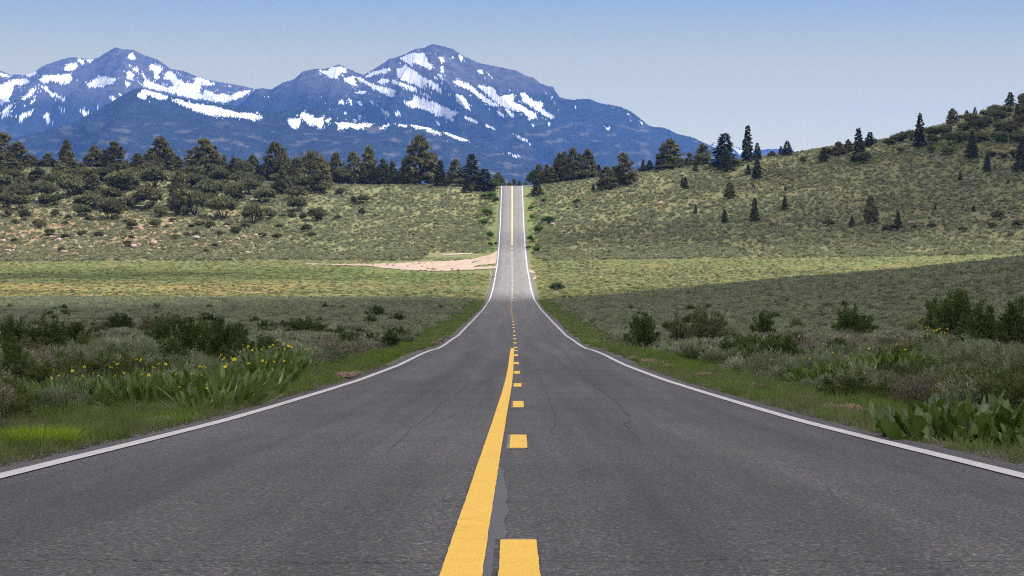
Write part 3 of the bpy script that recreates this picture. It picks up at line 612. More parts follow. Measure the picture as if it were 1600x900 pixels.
def juniper(seed, mat, h=10.0, w=8.0, n=3600, base=.04, leaf=.42, ncl=46, pointy=.35):
    r = np.random.default_rng(seed); cl = []
    for i in range(ncl):
        t = r.uniform(0, 1)**1.15; prof = math.sin(min(1, (1-t)*1.25+.02)**.75*math.pi/2)*(1-pointy*t)
        prof *= min(1, .80+t*1.6)
        ang = r.uniform(0, 2*math.pi); rr = w/2*prof*math.sqrt(r.uniform(.25, 1))*.82
        cl.append((rr*math.cos(ang), rr*math.sin(ang), h*(.07+.88*t), w*r.uniform(.075, .135)*(1.15-.45*t)))
    cl.append((r.uniform(-.3, .3), 0, h*.95, w*.06))
    cl = np.array(cl); wt = cl[:, 3]**2; idx = r.choice(len(cl), n, p=wt/wt.sum())
    dv = unit(r.normal(size=(n, 3))); dv[:, 2] = np.where(dv[:, 2] < -.3, -dv[:, 2]*.5, dv[:, 2])
    rad = cl[idx, 3]*r.uniform(.55, 1.25, n); c = cl[idx, :3]+dv*rad[:, None]*np.array([1, 1, .9])
    c[:, 2] = np.maximum(c[:, 2], .1)
    nm = unit(dv+r.normal(size=(n, 3))*.5)
    V, Fq = cards(c, nm, leaf*r.uniform(.6, 1.3, n), r)
    # ragged sprays at the outline
    k = n//4; ii = r.choice(n, k); V2, F2 = diamonds(c[ii], dv[ii]+np.array([0, 0, .7]), leaf*r.uniform(1.2, 2.2, k), leaf*.4, r)
    tin = np.clip(np.repeat(r.beta(2, 3, len(cl))[idx]*.55+r.random(n)*.45, 4), 0, 1)
    tin = np.concatenate([tin, np.repeat(r.uniform(.2, 1, k), 4)])
    V, Fq = merge([(V, Fq), (V2, F2)])
    crown = mesh_np('crown', V, Fq, [mat], tint=tin)
    tp = [tube([(0, 0, -.4), (.1, 0, h*.25), (-.1, .1, h*.6), (0, 0, h*.9)], [h*.032, h*.025, h*.015, h*.004])]
    for q in cl[r.choice(len(cl), 12, replace=False)]:
        z0 = q[2]*.55; tp.append(tube([(0, 0, z0), (q[0]*.5, q[1]*.5, z0+(q[2]-z0)*.6), tuple(q[:3])], [h*.012, h*.008, h*.002], 5))
    V, Fq = merge(tp); return crown, mesh_np('trunk', V, Fq, [M_bark], True)
def conifer(seed, mat, h=12.0, w=6.0, n=3000, leaf=.40, loose=.25, base=.05):
    r = np.random.default_rng(seed); cs, ds, tin = [], [], []
    tp = [tube([(0, 0, -.4), (0.03, 0, h*.5), (0, 0, h*.99)], [h*.022, h*.012, h*.001])]
    nb = 62
    for i in range(nb):
        t = base+(1-base)*(i+r.uniform(0, .8))/nb; ang = i*2.4+r.uniform(-.4, .4)
        Lb = w/2*(1-t)**.85*r.uniform(1-loose, 1+loose*.6)*min(1, .7+t*3)+.12
        dirb = np.array([math.cos(ang), math.sin(ang), 0]); z0 = h*t
        m = max(8, int(n/nb*(.35+1.3*(1-t)))); q = np.sqrt(r.random(m))
        p = dirb[None, :]*(q*Lb)[:, None]; p[:, 2] = z0+Lb*(.18*q-.34*q*q)+r.normal(size=m)*.06*h*.12
        side = np.array([-dirb[1], dirb[0], 0]); p += side[None, :]*(r.normal(size=m)*.30*Lb*(q*.6+.2)*(1.15-q*.5))[:, None]
        cs.append(p); ds.append(dirb[None, :]*.7+side[None, :]*r.normal(size=(m, 1))*.6+np.array([0, 0, .25])[None, :]+r.normal(size=(m, 3))*.3); tin.append(np.clip(r.random(m)*.6+.4*q*r.random(), 0, 1))
        if i % 2 == 0: tp.append(tube([(0, 0, z0), tuple(dirb*Lb*.5+np.array([0, 0, z0+.05*Lb])), tuple(dirb*Lb*.95+np.array([0, 0, z0-.12*Lb]))], [h*.006, h*.004, h*.001], 4))
    c = np.concatenate(cs); d = np.concatenate(ds); tt = np.repeat(np.concatenate(tin), 4); n = len(c)
    V, Fq = diamonds(c, d, leaf*r.uniform(1.0, 2.0, len(c)), leaf*r.uniform(.5, 1., len(c)), r)
    crown = mesh_np('crown', V, Fq, [mat], tint=tt); V, Fq = merge(tp); return crown, mesh_np('trunk', V, Fq, [M_bark], True)
def shrub(seed, mat, n=1800, leaf=.14, lobes=14, h=1.0, w=1.0, sprig=.35, name='foliage', low=.0):
    """unit shrub: width w, height h"""
    r = np.random.default_rng(seed); cl = []
    for i in range(lobes):
        a = r.uniform(0, 6.28); q = math.sqrt(r.random())*.36*w; rr = w*r.uniform(.12, .22)
        cl.append((q*math.cos(a), q*math.sin(a), h*(.32+.50*(1-(q/(.42*w))**2)*r.uniform(.65, 1)), rr))
    cl = np.array(cl); idx = r.choice(lobes, n, p=cl[:, 3]**2/(cl[:, 3]**2).sum())
    dv = unit(r.normal(size=(n, 3))); dv[:, 2] = np.abs(dv[:, 2])*np.where(r.random(n) < .75, 1, -1)
    c = cl[idx, :3]+dv*(cl[idx, 3]*r.uniform(.5, 1.15, n))[:, None]*np.array([1, 1, h/w*.9])
    c[:, 2] = np.maximum(c[:, 2], .01+low)
    k = int(n*(1-sprig)); V1, F1 = cards(c[:k], dv[:k]+r.normal(size=(k, 3))*.7, leaf*r.uniform(.6, 1.3, k), r)
    V2, F2 = diamonds(c[k:], dv[k:]*.6+np.array([0, 0, .8])+r.normal(size=(n-k, 3))*.25, leaf*r.uniform(1.5, 3.0, n-k), leaf*.45, r)
    tin = np.repeat(np.clip(r.beta(2, 2, lobes)[idx]*.5+r.random(n)*.5, 0, 1), 4)
    V, Fq = merge([(V1, F1), (V2, F2)])
    return mesh_np(name, V, Fq, [mat], tint=tin)
def ragged(seed, mat, n=6000, leaf=.03, twigs=60):
    """open shrub of unit width and height: leafy twigs of unequal length fanning out from the base"""
    r = np.random.default_rng(seed); a = r.uniform(0, 6.28, twigs); q = np.sqrt(r.random(twigs)); asym = 1+.3*np.sin(a*2+seed)+.18*np.sin(a*3+2*seed)
    tip = np.stack([q*.46*np.cos(a)*asym, q*.46*np.sin(a)*asym, (.95-.55*q**2)*r.uniform(.55, 1.08, twigs)], 1)
    idx = r.choice(twigs, n, p=(lambda w_: w_/w_.sum())(np.linalg.norm(tip, axis=1))); s = r.uniform(.12, 1, n)**.6
    rootp = tip*np.array([.25, .25, 0]); c = rootp[idx]*(1-s)[:, None]+tip[idx]*s[:, None]; c[:, 2] += .10*np.sin(s*3.1)
    c += r.normal(size=(n, 3))*(.055*(1.15-s*.75))[:, None]; c[:, 2] = np.maximum(c[:, 2], .01)
    dv = tip[idx]+r.normal(size=(n, 3))*.55+np.array([0, 0, .25]); V, Fq = diamonds(c, dv, leaf*r.uniform(.8, 2.2, n), leaf*r.uniform(.5, 1.0, n), r)
    tin = np.repeat(np.clip(r.beta(2, 2, twigs)[idx]*.6+r.random(n)*.45, 0, 1), 4)
    return mesh_np('foliage', V, Fq, [mat], tint=tin)
def stems_mesh(seed, n=14, h=.6, w=.8):
    r = np.random.default_rng(seed); tp = []
    for i in range(n):
        a = r.uniform(0, 6.28); q = w*.4*r.uniform(.3, 1); e = np.array([q*math.cos(a), q*math.sin(a), h*r.uniform(.5, .9)])
        tp.append(tube([(0, 0, -.06), tuple(e*np.array([.45, .45, .35])), tuple(e)], [.022*w, .014*w, .004*w], 4))
    V, Fq = merge(tp); return mesh_np('stems', V, Fq, [M_bark])
def sage(seed, mat, n=1500, Ln=.07, Wd=.011, w=.8, h=.55, tufts=70):
    """sagebrush: tufts of fine upright sprigs on a dome"""
    r = np.random.default_rng(seed); a = r.uniform(0, 6.28, tufts); q = np.sqrt(r.random(tufts)); asym = 1+.25*np.sin(a*2+seed)
    tp = np.stack([q*w*.46*np.cos(a)*asym, q*w*.46*np.sin(a), h*(.28+.62*np.sqrt(np.clip(1-q**2*.85, 0, 1)))*r.uniform(.72, 1.06, tufts)], 1)
    td = unit(np.stack([np.cos(a)*q*.8, np.sin(a)*q*.8, np.ones(tufts)*.95], 1)+r.normal(size=(tufts, 3))*.18)
    idx = r.integers(0, tufts, n); s = r.random(n)
    c = tp[idx]-td[idx]*(s*h*.45)[:, None]+r.normal(size=(n, 3))*w*.035; c[:, 2] = np.maximum(c[:, 2], .01)
    d = td[idx]+r.normal(size=(n, 3))*.45
    V, Fq = diamonds(c, d, Ln*r.uniform(.6, 1.5, n), Wd*r.uniform(.7, 1.4, n), r)
    tin = np.repeat(np.clip(r.beta(2, 2.2, tufts)[idx]*.7+r.random(n)*.4-.02, 0, 1), 4)
    return mesh_np('foliage', V, Fq, [mat], tint=tin)
def grass(seed, mat, n=60, h=.3, w=.22, bw=.008, droop=.5, seedhead=False):
    r = np.random.default_rng(seed); a = r.uniform(0, 6.28, n); q = np.sqrt(r.random(n))*w/2
    b = np.stack([q*np.cos(a), q*np.sin(a), np.full(n, -.02)], 1); hh = h*r.uniform(.45, 1.1, n)
    lean = np.stack([np.cos(a), np.sin(a), np.zeros(n)], 1)*(hh*droop*r.uniform(.1, 1, n))[:, None]+r.normal(size=(n, 3))*np.array([.1, .1, 0])*h
    m = b+lean*.3; m[:, 2] += hh*.6; t = b+lean; t[:, 2] += hh*.97
    sd = unit(np.stack([-np.sin(a+r.normal(size=n)), np.cos(a+r.normal(size=n)), np.zeros(n)], 1))*bw/2
    V = np.stack([b-sd, b+sd, m+sd*.8, m-sd*.8, t], 1); k = np.arange(n)[:, None]*5
    F4 = k+np.array([[0, 1, 2, 3]]); F3 = k+np.array([[3, 2, 4]])
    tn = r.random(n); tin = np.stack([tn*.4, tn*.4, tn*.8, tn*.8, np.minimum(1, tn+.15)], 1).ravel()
    return mesh_np('grass_tuft', V.reshape(-1, 3), [F4, F3], [mat], tint=tin)
def broad_plant(seed, n=34, Lf=.34, Wf=.10, spread=.30, upright=.8, h0=.02, mat=None):
    r = np.random.default_rng(seed); parts = []; tint = []
    for i in range(n):
        a = r.uniform(0, 6.28); t = r.random(); el = math.radians(90-(1-upright)*90-r.uniform(0, 38)*(.35+t))
        if r.random() < .22: el = math.radians(r.uniform(12, 40))
        l = Lf*r.uniform(.65, 1.15); wd = Wf*r.uniform(.7, 1.2); st = l*r.uniform(.25, .55)
        hd = np.array([math.cos(a), math.sin(a), 0]); sd0 = np.array([-math.sin(a), math.cos(a), 0]); tw = r.uniform(-1.2, 1.2)
        p0 = np.array([r.normal()*spread*.35, r.normal()*spread*.35, h0])+hd*spread*.3*t; curve = r.uniform(-.9, .35)
        ns = 9; P = []; dirv = []; p = p0.copy(); e = el
        tot = st+l; seg = tot/(ns-1)
        for k in range(ns):
            P.append(p.copy()); d = hd*math.cos(e)+np.array([0, 0, math.sin(e)]); dirv.append(d); p = p+d*seg; e += curve/ns*(k/ns)*1.6
        P = np.array(P); D = np.array(dirv); up = unit(np.cross(D, sd0)); sd = sd0*math.cos(tw)+up*math.sin(tw); nr = unit(np.cross(sd, D))
        f = np.linspace(0, 1, ns); ls = np.clip((f-st/tot)/(1-st/tot), 0, 1); hw = np.where(f < st/tot, .007, .007+wd/2*np.sin(np.pi*ls**.8)**.75*(1-.15*ls))
        hw[-1] = .002; fold = .28; wav = .10*wd*np.sin(f*17+r.uniform(0, 6))
        Lp = P-sd*hw[:, None]+nr*(hw*fold+wav)[:, None]; Rp = P+sd*hw[:, None]+nr*(hw*fold-wav)[:, None]
        V = np.stack([Lp, P, Rp], 1).reshape(-1, 3); parts.append((V, grid_faces(ns, 3)))
        tv = r.random()*.66+(.34 if r.random() < .08 else 0); tm = np.full((ns, 3), tv); tm[:, 1] = min(1, tv+.22); tint.append(tm.ravel())
    V, Fq = merge(parts); return mesh_np('leaves', V, Fq, [mat or M_balsam], True, tint=np.clip(np.concatenate(tint), 0, 1))
def _nop(): pass
def flower_mesh(seed, stalk=.5, rad=.035):
    r = np.random.default_rng(seed); n = 13; a = np.linspace(0, 6.28, n, endpoint=False); tilt = Matrix.Rotation(r.uniform(.3, 1.1), 3, 'X') @ Matrix.Rotation(r.uniform(0, 6), 3, 'Z')
    T = np.array(tilt); c = np.zeros((n, 3)); d = np.stack([np.cos(a), np.sin(a), np.full(n, .15)], 1)
    V, Fq = diamonds(c, d, rad*1.5, rad*.6, r); VI, FI = ICO2
    disc = VI*np.array([rad*.35, rad*.35, rad*.2]); F3 = FI
    V = V@T.T+np.array([0, 0, stalk]); disc = disc@T.T+np.array([0, 0, stalk])
    me = mesh_np('flower', np.concatenate([V, disc]), [Fq, F3+len(V)], [M_petal], tint=np.concatenate([r.uniform(.3, 1, len(V)), np.zeros(len(disc))]))
    Vs, Fs = tube([(0, 0, 0), (.01, 0, stalk*.5), (0, 0, stalk)], [.004, .004, .003], 4)
    st = mesh_np('stalk', Vs, Fs, [M_balsam], tint=np.full(len(Vs), .3)); return me, st
def rock_mesh(seed):
    V, Fq = ICO3; r = np.random.default_rng(seed); W_ = V.copy()
    for k in range(7):
        n = unit(r.normal(size=3)); lim = r.uniform(.45, .8); dp = W_@n; W_ = W_-np.clip(dp-lim, 0, None)[:, None]*n
    W_ *= (1+.10*fbm(V[:, 0]*2+seed, V[:, 1]*2+V[:, 2]*1.7, 3))[:, None]; W_ *= np.array([.62, .5, .45]); W_[:, 2] += .12
    return mesh_np('rock', W_, Fq, [M_rock], False)

# prototypes (mesh data only)
JUN = [juniper(100+i, M_jun, 10, 8.2 if i % 2 else 7.4, 3400, .03, .42, 88+i*4, .05+.13*(i % 3)) for i in range(5)]
CON = [conifer(200+i, M_con, 12, 5.6, 3000, .42, .2+.12*(i % 3)) for i in range(4)]
SPR = [conifer(220+i, M_con, 14, 5.4, 4200, .44, .45, .04) for i in range(2)]
SHR = [shrub(300+i, M_shr, 1500, .085, 16) for i in range(4)]; SHD = [shrub(320+i, M_jun, 1500, .085, 14) for i in range(3)]
SHG = [shrub(330+i, M_grn, 1200, .09, 12) for i in range(2)]
STM = stems_mesh(5, 14, .7, .9)
DRK = [ragged(340+i, M_drk, 6000, .030, 60) for i in range(4)]
OLV = [ragged(350+i, M_shr, 5000, .030, 60) for i in range(2)]
ORD = ['first', 'second', 'third', 'fourth', 'fifth', 'sixth', 'seventh', 'eighth', 'ninth', 'tenth', 'eleventh', 'twelfth', 'thirteenth', 'fourteenth', 'fifteenth', 'sixteenth', 'seventeenth', 'eighteenth', 'nineteenth', 'twentieth']
ORD += ['twenty-'+s for s in ORD[:9]]+['thirtieth']+['thirty-'+s for s in ORD[:9]]+['fortieth']+['forty-'+s for s in ORD[:9]]+['fiftieth']+['fifty-'+s for s in ORD[:9]]+['sixtieth']+['sixty-'+s for s in ORD[:9]]
def zg(u, v): return place(u, v)

# ------------------------------------------------------------------ trees and far shrubs, one by one
# (u, v_base, v_top, width px, kind)   J juniper, C conifer, S spire conifer
TREES = [(5,255,207,50,'J'),(27,264,220,45,'J'),(50,263,243,22,'J'),(75,263,240,28,'J'),(104,264,217,28,'C'),(148,264,226,36,'J'),(178,262,220,40,'J'),(216,263,240,28,'J'),
 (250,264,213,50,'J'),(277,268,244,26,'J'),(318,278,216,58,'J'),(351,264,243,14,'C'),(372,268,248,24,'J'),(395,282,240,24,'C'),(430,283,221,46,'J'),(442,305,258,26,'J'),(464,292,245,32,'J'),
 (502,302,244,34,'C'),(525,272,237,32,'J'),(552,285,236,30,'C'),(576,283,227,34,'C'),(583,291,255,12,'C'),(598,276,249,24,'J'),(613,275,252,18,'C'),(632,280,257,22,'J'),(656,277,210,60,'J'),(677,285,238,30,'C'),
 (688,294,250,20,'C'),(712,283,247,30,'J'),(737,284,240,30,'C'),(757,300,263,32,'C'),(730,301,278,15,'C'),(779,291,269,18,'J'),(147,302,270,26,'J'),(280,336,266,34,'J'),(60,290,262,40,'J'),(125,305,276,22,'J'),(20,280,246,36,'J'),
 (842,284,258,26,'J'),(860,284,262,30,'J'),(884,282,242,30,'J'),(903,281,242,26,'C'),(839,307,281,18,'C'),(935,277,258,16,'C'),(948,297,261,32,'J'),(973,291,240,46,'J'),(927,300,287,6,'C'),
 (1005,267,250,10,'C'),(1015,267,251,14,'C'),(1028,264,248,12,'C'),(1047,260,218,46,'J'),(1077,259,239,18,'J'),(1098,260,225,34,'J'),(1086,270,253,8,'C'),(1132,263,210,38,'S'),(1134,269,234,22,'C'),
 (1168,254,198,19,'S'),(1183,251,224,14,'C'),(1169,274,257,10,'C'),(1183,281,250,17,'C'),(1066,294,277,6,'C'),(1071,296,277,10,'C'),(1140,311,285,18,'J'),(1179,348,311,15,'C'),(1132,349,327,10,'C'),
 (1087,335,320,5,'C'),(1177,297,288,6,'C'),(1206,246,236,16,'J'),(1220,244,229,9,'C'),(1230,244,221,17,'C'),(1226,329,307,10,'C'),(1227,300,289,5,'C'),(1287,254,231,13,'C'),(1310,244,222,26,'J'),
 (1325,239,218,18,'J'),(1341,253,202,20,'S'),(1359,230,207,18,'S'),(1360,351,307,25,'J'),(1331,356,338,9,'C'),(1403,360,331,13,'C'),(1461,332,319,6,'C'),(1521,332,321,7,'C'),(1500,283,267,7,'C'),(1575,289,280,5,'C'),
 (1437,232,179,18,'S'),(1518,250,206,19,'C'),(1542,270,241,14,'S'),(1598,267,214,26,'C'),(1488,196,170,22,'J'),(1510,186,173,11,'C'),(1523,182,168,8,'C'),(1578,164,145,18,'S'),(1596,184,154,28,'J')]
# beyond the crest of the road: only their tops show
def tree_object(u, vb, vt, wpx, kind, label, group, i):
    x, d, z = place(u, vb)
    ztop = (YH-vt)/F*d; h = max(1.0, ztop-z); w = wpx/F*d
    if kind == 'J': pro = JUN[i % 5]; ph, pw = 10, 7.8
    elif kind == 'C': pro = CON[i % 4]; ph, pw = 12, 4.7
    else: pro = SPR[i % 2]; ph, pw = 14, 4.6
    t = thing('juniper_tree' if kind == 'J' else 'conifer_tree', label, 'tree', (x, d, z), random.uniform(0, 6.28), (w/pw*1.06, w/pw*1.06, h/ph*1.02), group)
    obj('crown', pro[0], t); obj('trunk', pro[1], t)
for k_ in range(26):
    u = random.uniform(-25, 430) if k_ < 20 else random.uniform(850, 930); vb_ = random.uniform(262, 282) ; hh_ = random.uniform(18, 34); TREES.append((u, vb_, vb_-hh_, hh_*random.uniform(.75, 1.15), 'J'))
TREES = [(a, b, c+(2 if a < 780 and b-c > 30 else 0), d_*1.1 if a < 780 else d_, ('J' if a < 700 and k2 % 3 else e) if e == 'C' else e) for k2, (a, b, c, d_, e) in enumerate(TREES)]
left = sorted([t for t in TREES if t[0] < 800], key=lambda t: -t[0]); right = sorted([t for t in TREES if t[0] > 800], key=lambda t: t[0])
for side, lst in (('left ridge', left), ('right hillside', right)):
    cnt = {}
    for i, t in enumerate(lst):
        nm = {'J': 'bushy juniper', 'C': 'pointed conifer', 'S': 'slender open-branched conifer'}[t[4]]
        size = 'tall' if t[2] < t[1]-36 else ('tiny' if t[1]-t[2] < 16 else 'small' if t[1]-t[2] < 27 else 'mid-sized')
        cnt[nm] = cnt.get(nm, 0)+1
        tree_object(*t, f'{size} dark {nm} on the {side}, {ORD[cnt[nm]-1]} of its kind from the road', 'trees on the '+side, i)
for i, (u, top, w) in enumerate([(796, 284, 10), (803, 280, 13), (812, 283, 12), (822, 285, 10), (789, 285, 9)]):
    d = 835.; x = (u-800)/F*d; z = float(terr(x, d)); h = (YH-top)/F*d-z
    t = thing('juniper_tree', f'bushy tree top showing just beyond the road crest, {ORD[i]} built of five', 'tree', (x, d, z), i, (w/F*d/6.0, w/F*d/6.0, h/10), 'tree tops beyond the crest')
    t['label'] = ['bushy tree top just left of the yellow line beyond the road crest', 'tallest bushy tree top beyond the middle of the road crest', 'bushy tree top behind the right lane of the road crest', 'bushy tree top behind the right white line at the road crest', 'bushy tree top behind the left lane of the road crest'][i]
    obj('crown', JUN[i % 5][0], t); obj('trunk', JUN[i % 5][1], t)

SHRUBS = [(27,318,287,40,0),(68,316,283,36,0),(110,308,273,40,0),(195,300,266,50,0),(240,297,262,44,0),(172,343,312,38,1),(175,318,295,46,1),(235,327,295,56,1),(305,338,300,44,0),(350,342,308,52,0),(330,310,281,44,0),
 (372,316,286,38,0),(395,350,320,34,0),(415,318,294,34,0),(465,333,309,36,0),(495,346,325,28,0),(475,347,332,13,0),(533,306,294,15,1),(568,319,305,22,0),(553,321,307,9,1),(565,339,325,10,1),(529,344,336,12,1),(480,365,351,19,1),
 (486,371,362,14,0),(130,338,320,26,0),(40,346,328,18,1),(60,353,342,18,0),(78,369,358,18,1),(103,374,365,14,1),(130,371,360,17,1),(243,355,343,18,1),(273,374,366,16,1),(307,370,361,12,1),(343,369,361,14,1),(370,366,354,18,1),(327,357,346,16,1),(205,360,345,18,0),
 (155,372,362,15,1),(107,344,335,10,1),(88,340,327,14,1),(270,347,341,14,0),(200,390,381,12,1),(322,397,388,16,0),(13,340,326,16,1),(95,395,386,14,1),(252,340,322,22,0),(420,345,326,24,0),(0,300,272,44,0),(10,325,300,34,0),(90,298,268,34,0),(140,322,300,26,1),
 (215,282,262,36,0),(160,282,262,40,0),(115,285,264,36,0),(345,290,264,34,0),(380,292,268,34,0),(400,296,274,30,0),(410,277,260,30,0),(385,275,254,24,0),(455,300,276,34,0),(480,298,274,34,0),(505,296,276,22,1),(535,285,262,30,0),(565,283,266,20,0),(600,283,264,26,0),(620,283,268,24,0),
 (640,285,272,26,0),(700,289,276,22,0),(720,292,279,22,0),(770,300,280,22,2),(775,320,308,10,2),(760,338,326,18,2),(755,352,342,14,2),(765,372,362,12,2),(766,386,378,8,2),(775,384,378,6,2),(770,312,300,16,2),(757,312,302,12,2),
 (835,280,266,22,2),(915,282,266,22,0),(925,280,262,20,0),(872,284,272,20,0),(917,279,273,14,0),(1042,266,256,28,0),(1025,272,266,10,1),(1120,263,254,22,0),(1145,259,248,22,0),(1000,268,262,10,0),(830,330,322,10,2),(831,345,335,9,2),(850,318,310,8,2),(902,319,311,12,2),(858,350,338,22,2),(842,365,352,14,2),(828,380,368,10,2),(826,390,384,9,2),(838,396,384,12,2),(900,326,321,9,2),
 (1295,354,343,17,1),(1350,257,238,28,0),(1255,257,245,12,1),(1288,255,240,18,1),(1293,246,231,22,1),(1407,239,231,15,0),(1390,228,217,20,1),(1405,223,209,26,1),(1423,220,204,22,1),(1412,219,206,18,1),(1455,220,199,26,0),(1475,216,196,30,0),(1484,229,208,24,0),(1455,228,210,20,0),
 (1503,207,193,22,0),(1527,205,187,28,0),(1542,200,183,24,1),(1520,198,180,24,0),(1555,190,170,30,0),(1570,185,165,28,0),(1540,185,172,26,0),(1563,206,192,30,0),(1580,212,190,30,1),(1597,200,180,24,0),(1500,222,206,26,0),(1530,224,208,26,0),(1560,222,206,30,0),(1590,225,205,26,0),(1455,240,228,14,0),(1480,243,230,18,0),(1548,247,236,16,0),(1563,249,238,18,0),(1562,226,212,22,2),(1585,248,234,22,0),
 (1560,342,329,21,1),(1503,363,354,16,1),(1395,360,350,22,1),(1385,363,352,14,1),(1590,358,343,20,1),(1548,356,348,14,1),(1455,357,349,14,1),(1430,359,352,12,1),(1580,372,364,12,1),(1365,226,217,12,1),(1600,160,146,20,0),(1555,176,164,22,0),(1500,190,180,18,0),(1515,192,178,22,1)]
for k_ in range(52):   # brush thickening the left ridge
    u = random.uniform(-30, 500); v = random.uniform(270, 330)-max(0, u-250)*.05; s = random.uniform(20, 40); SHRUBS.append((u, v, v-s*.62, s, random.choice((0, 0, 1))))
for k_ in range(26):
    u = random.uniform(0, 520); v = random.uniform(335, 390); s = random.uniform(8, 17); SHRUBS.append((u, v, v-s*.6, s, random.choice((0, 1, 1))))
zone_names = {}
for i, (u, vb, vt, wpx, k_) in enumerate(sorted(SHRUBS, key=lambda t: abs(t[0]-800))):
    x, d, z = place(u, vb); w = wpx/F*d*1.1; h = max(.5, (YH-vt)/F*d-z)*1.06
    if u < 740: g_, lab = 'shrubs on the left slope', ('brown-green', 'dark', 'fresh green')[k_]+' rounded shrub among the junipers on the left slope'
    elif u < 900: g_, lab = 'shrubs along the far road verge', ''+('brown-green', 'dark', 'fresh green')[k_]+' bushy shrub on the bank beside the far uphill road'
    elif vb < 262: g_, lab = 'shrubs on the right hilltop', ('brown-green', 'dark', 'fresh green')[k_]+' shrub on the upper right hilltop'
    else: g_, lab = 'shrubs on the right hillside', ('brown-green', 'dark', 'fresh green')[k_]+' low shrub scattered on the right hillside'
    g_ = g_+(' '+('brown-green', 'dark', 'fresh green')[k_])
    t = thing('shrub', lab, 'shrub', (x, d, z-.05), random.uniform(0, 6.28), (w, w, h), g_)
    obj('foliage', (SHR, SHD, SHG)[k_][i % (4, 3, 2)[k_]], t); obj('stems', STM, t)

# near dark green bitterbrush
NEARB = [(187,522,22,52),(250,548,36,60),(300,572,54,74),(345,585,56,60),(232,530,26,40),(270,520,20,50),(18,562,48,62),(75,562,46,64),(120,552,34,60),(20,600,46,60),(130,562,30,40),(470,523,18,60),(588,499,16,26),(478,528,20,60),(75,500,9,26),(102,500,11,18),(320,500,8,26),(430,499,8,16),
 (545,552,24,50),(610,548,22,40),(580,545,18,30),(625,533,14,36),(500,508,10,20),(540,500,8,18),(360,556,34,50),(320,545,28,50),(415,520,14,30),
 (1005,552,40,50),(1100,548,46,70),(1060,548,36,40),(1192,534,34,34),(1330,537,40,66),(1497,540,60,100),(1460,530,40,50),(1545,555,54,90),(1590,560,60,70),(1215,582,42,100),(1150,575,36,60),(1000,500,9,20),(1080,512,14,40),(1130,520,14,30),(1280,500,8,30),(1400,585,30,60),(1385,610,30,70),(1330,610,26,50),(870,454,8,26),(1015,512,12,20),(1240,548,20,40),(1440,600,28,50)]
for k_ in range(150):
    u = random.uniform(-20, 1620) if k_ < 90 else random.choice((random.uniform(-20, 520), random.uniform(980, 1620))); v = 484+96*random.random()**1.4 if k_ < 90 else random.uniform(515, 590)
    if abs(u-800)/F*place(800, v)[1] < 8: continue
    d_ = place(u, v)[1]; sz = random.uniform(.6, 1.35)*F/d_; NEARB.append((u, v, sz*.50, sz))
for i, (u, vb, hp, wp) in enumerate(NEARB):
    x, d, z = place(u, vb); w = wp/F*d*1.12; h = hp/F*d*1.62
    side = 'left' if u < 800 else 'right'
    t = thing('bitterbrush_shrub', f'leafy green bush darker than the sagebrush around it in the field {side} of the road', 'shrub', (x, d, z-.03), random.uniform(0, 6.28), (w, w, h), f'dark green bushes in the {side} field')
    obj('foliage', (DRK+OLV)[i % 6] if i not in (1, 2, 3, 34, 35, 36, 37, 38, 39) else DRK[i % 4], t); obj('stems', STM, t)

# rocks
ROCK = [rock_mesh(i) for i in range(5)]
def add_rock(u, v, wpx, lab, grp=None, i=0, hs=1.0):
    x, d, z = place(u, v); s = wpx/F*d*1.0
    thing('rock', lab, 'rock', (x, d, z), random.uniform(0, 6.28), (s, s, s*hs), grp, ROCK[i % 5])
for i, (u, v, w) in enumerate([(83,374,14),(92,378,12),(208,388,14),(215,386,10),(309,376,15),(265,352,10),(240,384,14),(143,388,10),(123,390,10),(335,388,12),(3,380,14),(12,396,12),(30,396,10),(85,392,12),(100,396,12),(190,398,9),(232,399,8),(400,370,10),(380,372,9),(352,356,8),(362,380,10),(372,376,8)]):
    add_rock(u, v, w, 'grey-pink boulder at the foot of the left slope', 'boulders at the foot of the left slope', i)
for i in range(30):
    u = random.uniform(-10, 430); v = random.uniform(366, 401); add_rock(u, v, random.uniform(4, 10), 'small grey-pink rock strewn over the foot of the left slope', 'small rocks at the foot of the left slope', i)
add_rock(1291, 590, 30, 'pinkish boulder half hidden behind broad-leaved plants right of the road', None, 1, 1.5)
for (u, v, w, lab) in [(878,364,9,'pale stone on the bank right of the uphill road'),(862,352,9,'grey stone pair on the green bank right of the uphill road'),(603,436,6,'small brown rock lying in the left meadow'),(1032,321,12,'dark flat rock on the middle of the right hillside'),(205,468,5,'small dark rock on the edge of the yellow meadow'),(772,434,7,'dark rock against the left edge of the road at the dirt track'),(1375,321,7,'pale rock beside the round juniper on the right hillside'),(1425,350,13,'long pale rock on the right hillside near the dark shrubs'),(865,402,5,'small pale stone on the verge right of the road dip'),(1090,303,6,'pinkish stone high on the right hillside')]:
    add_rock(u, v, w, lab, None, int(u))

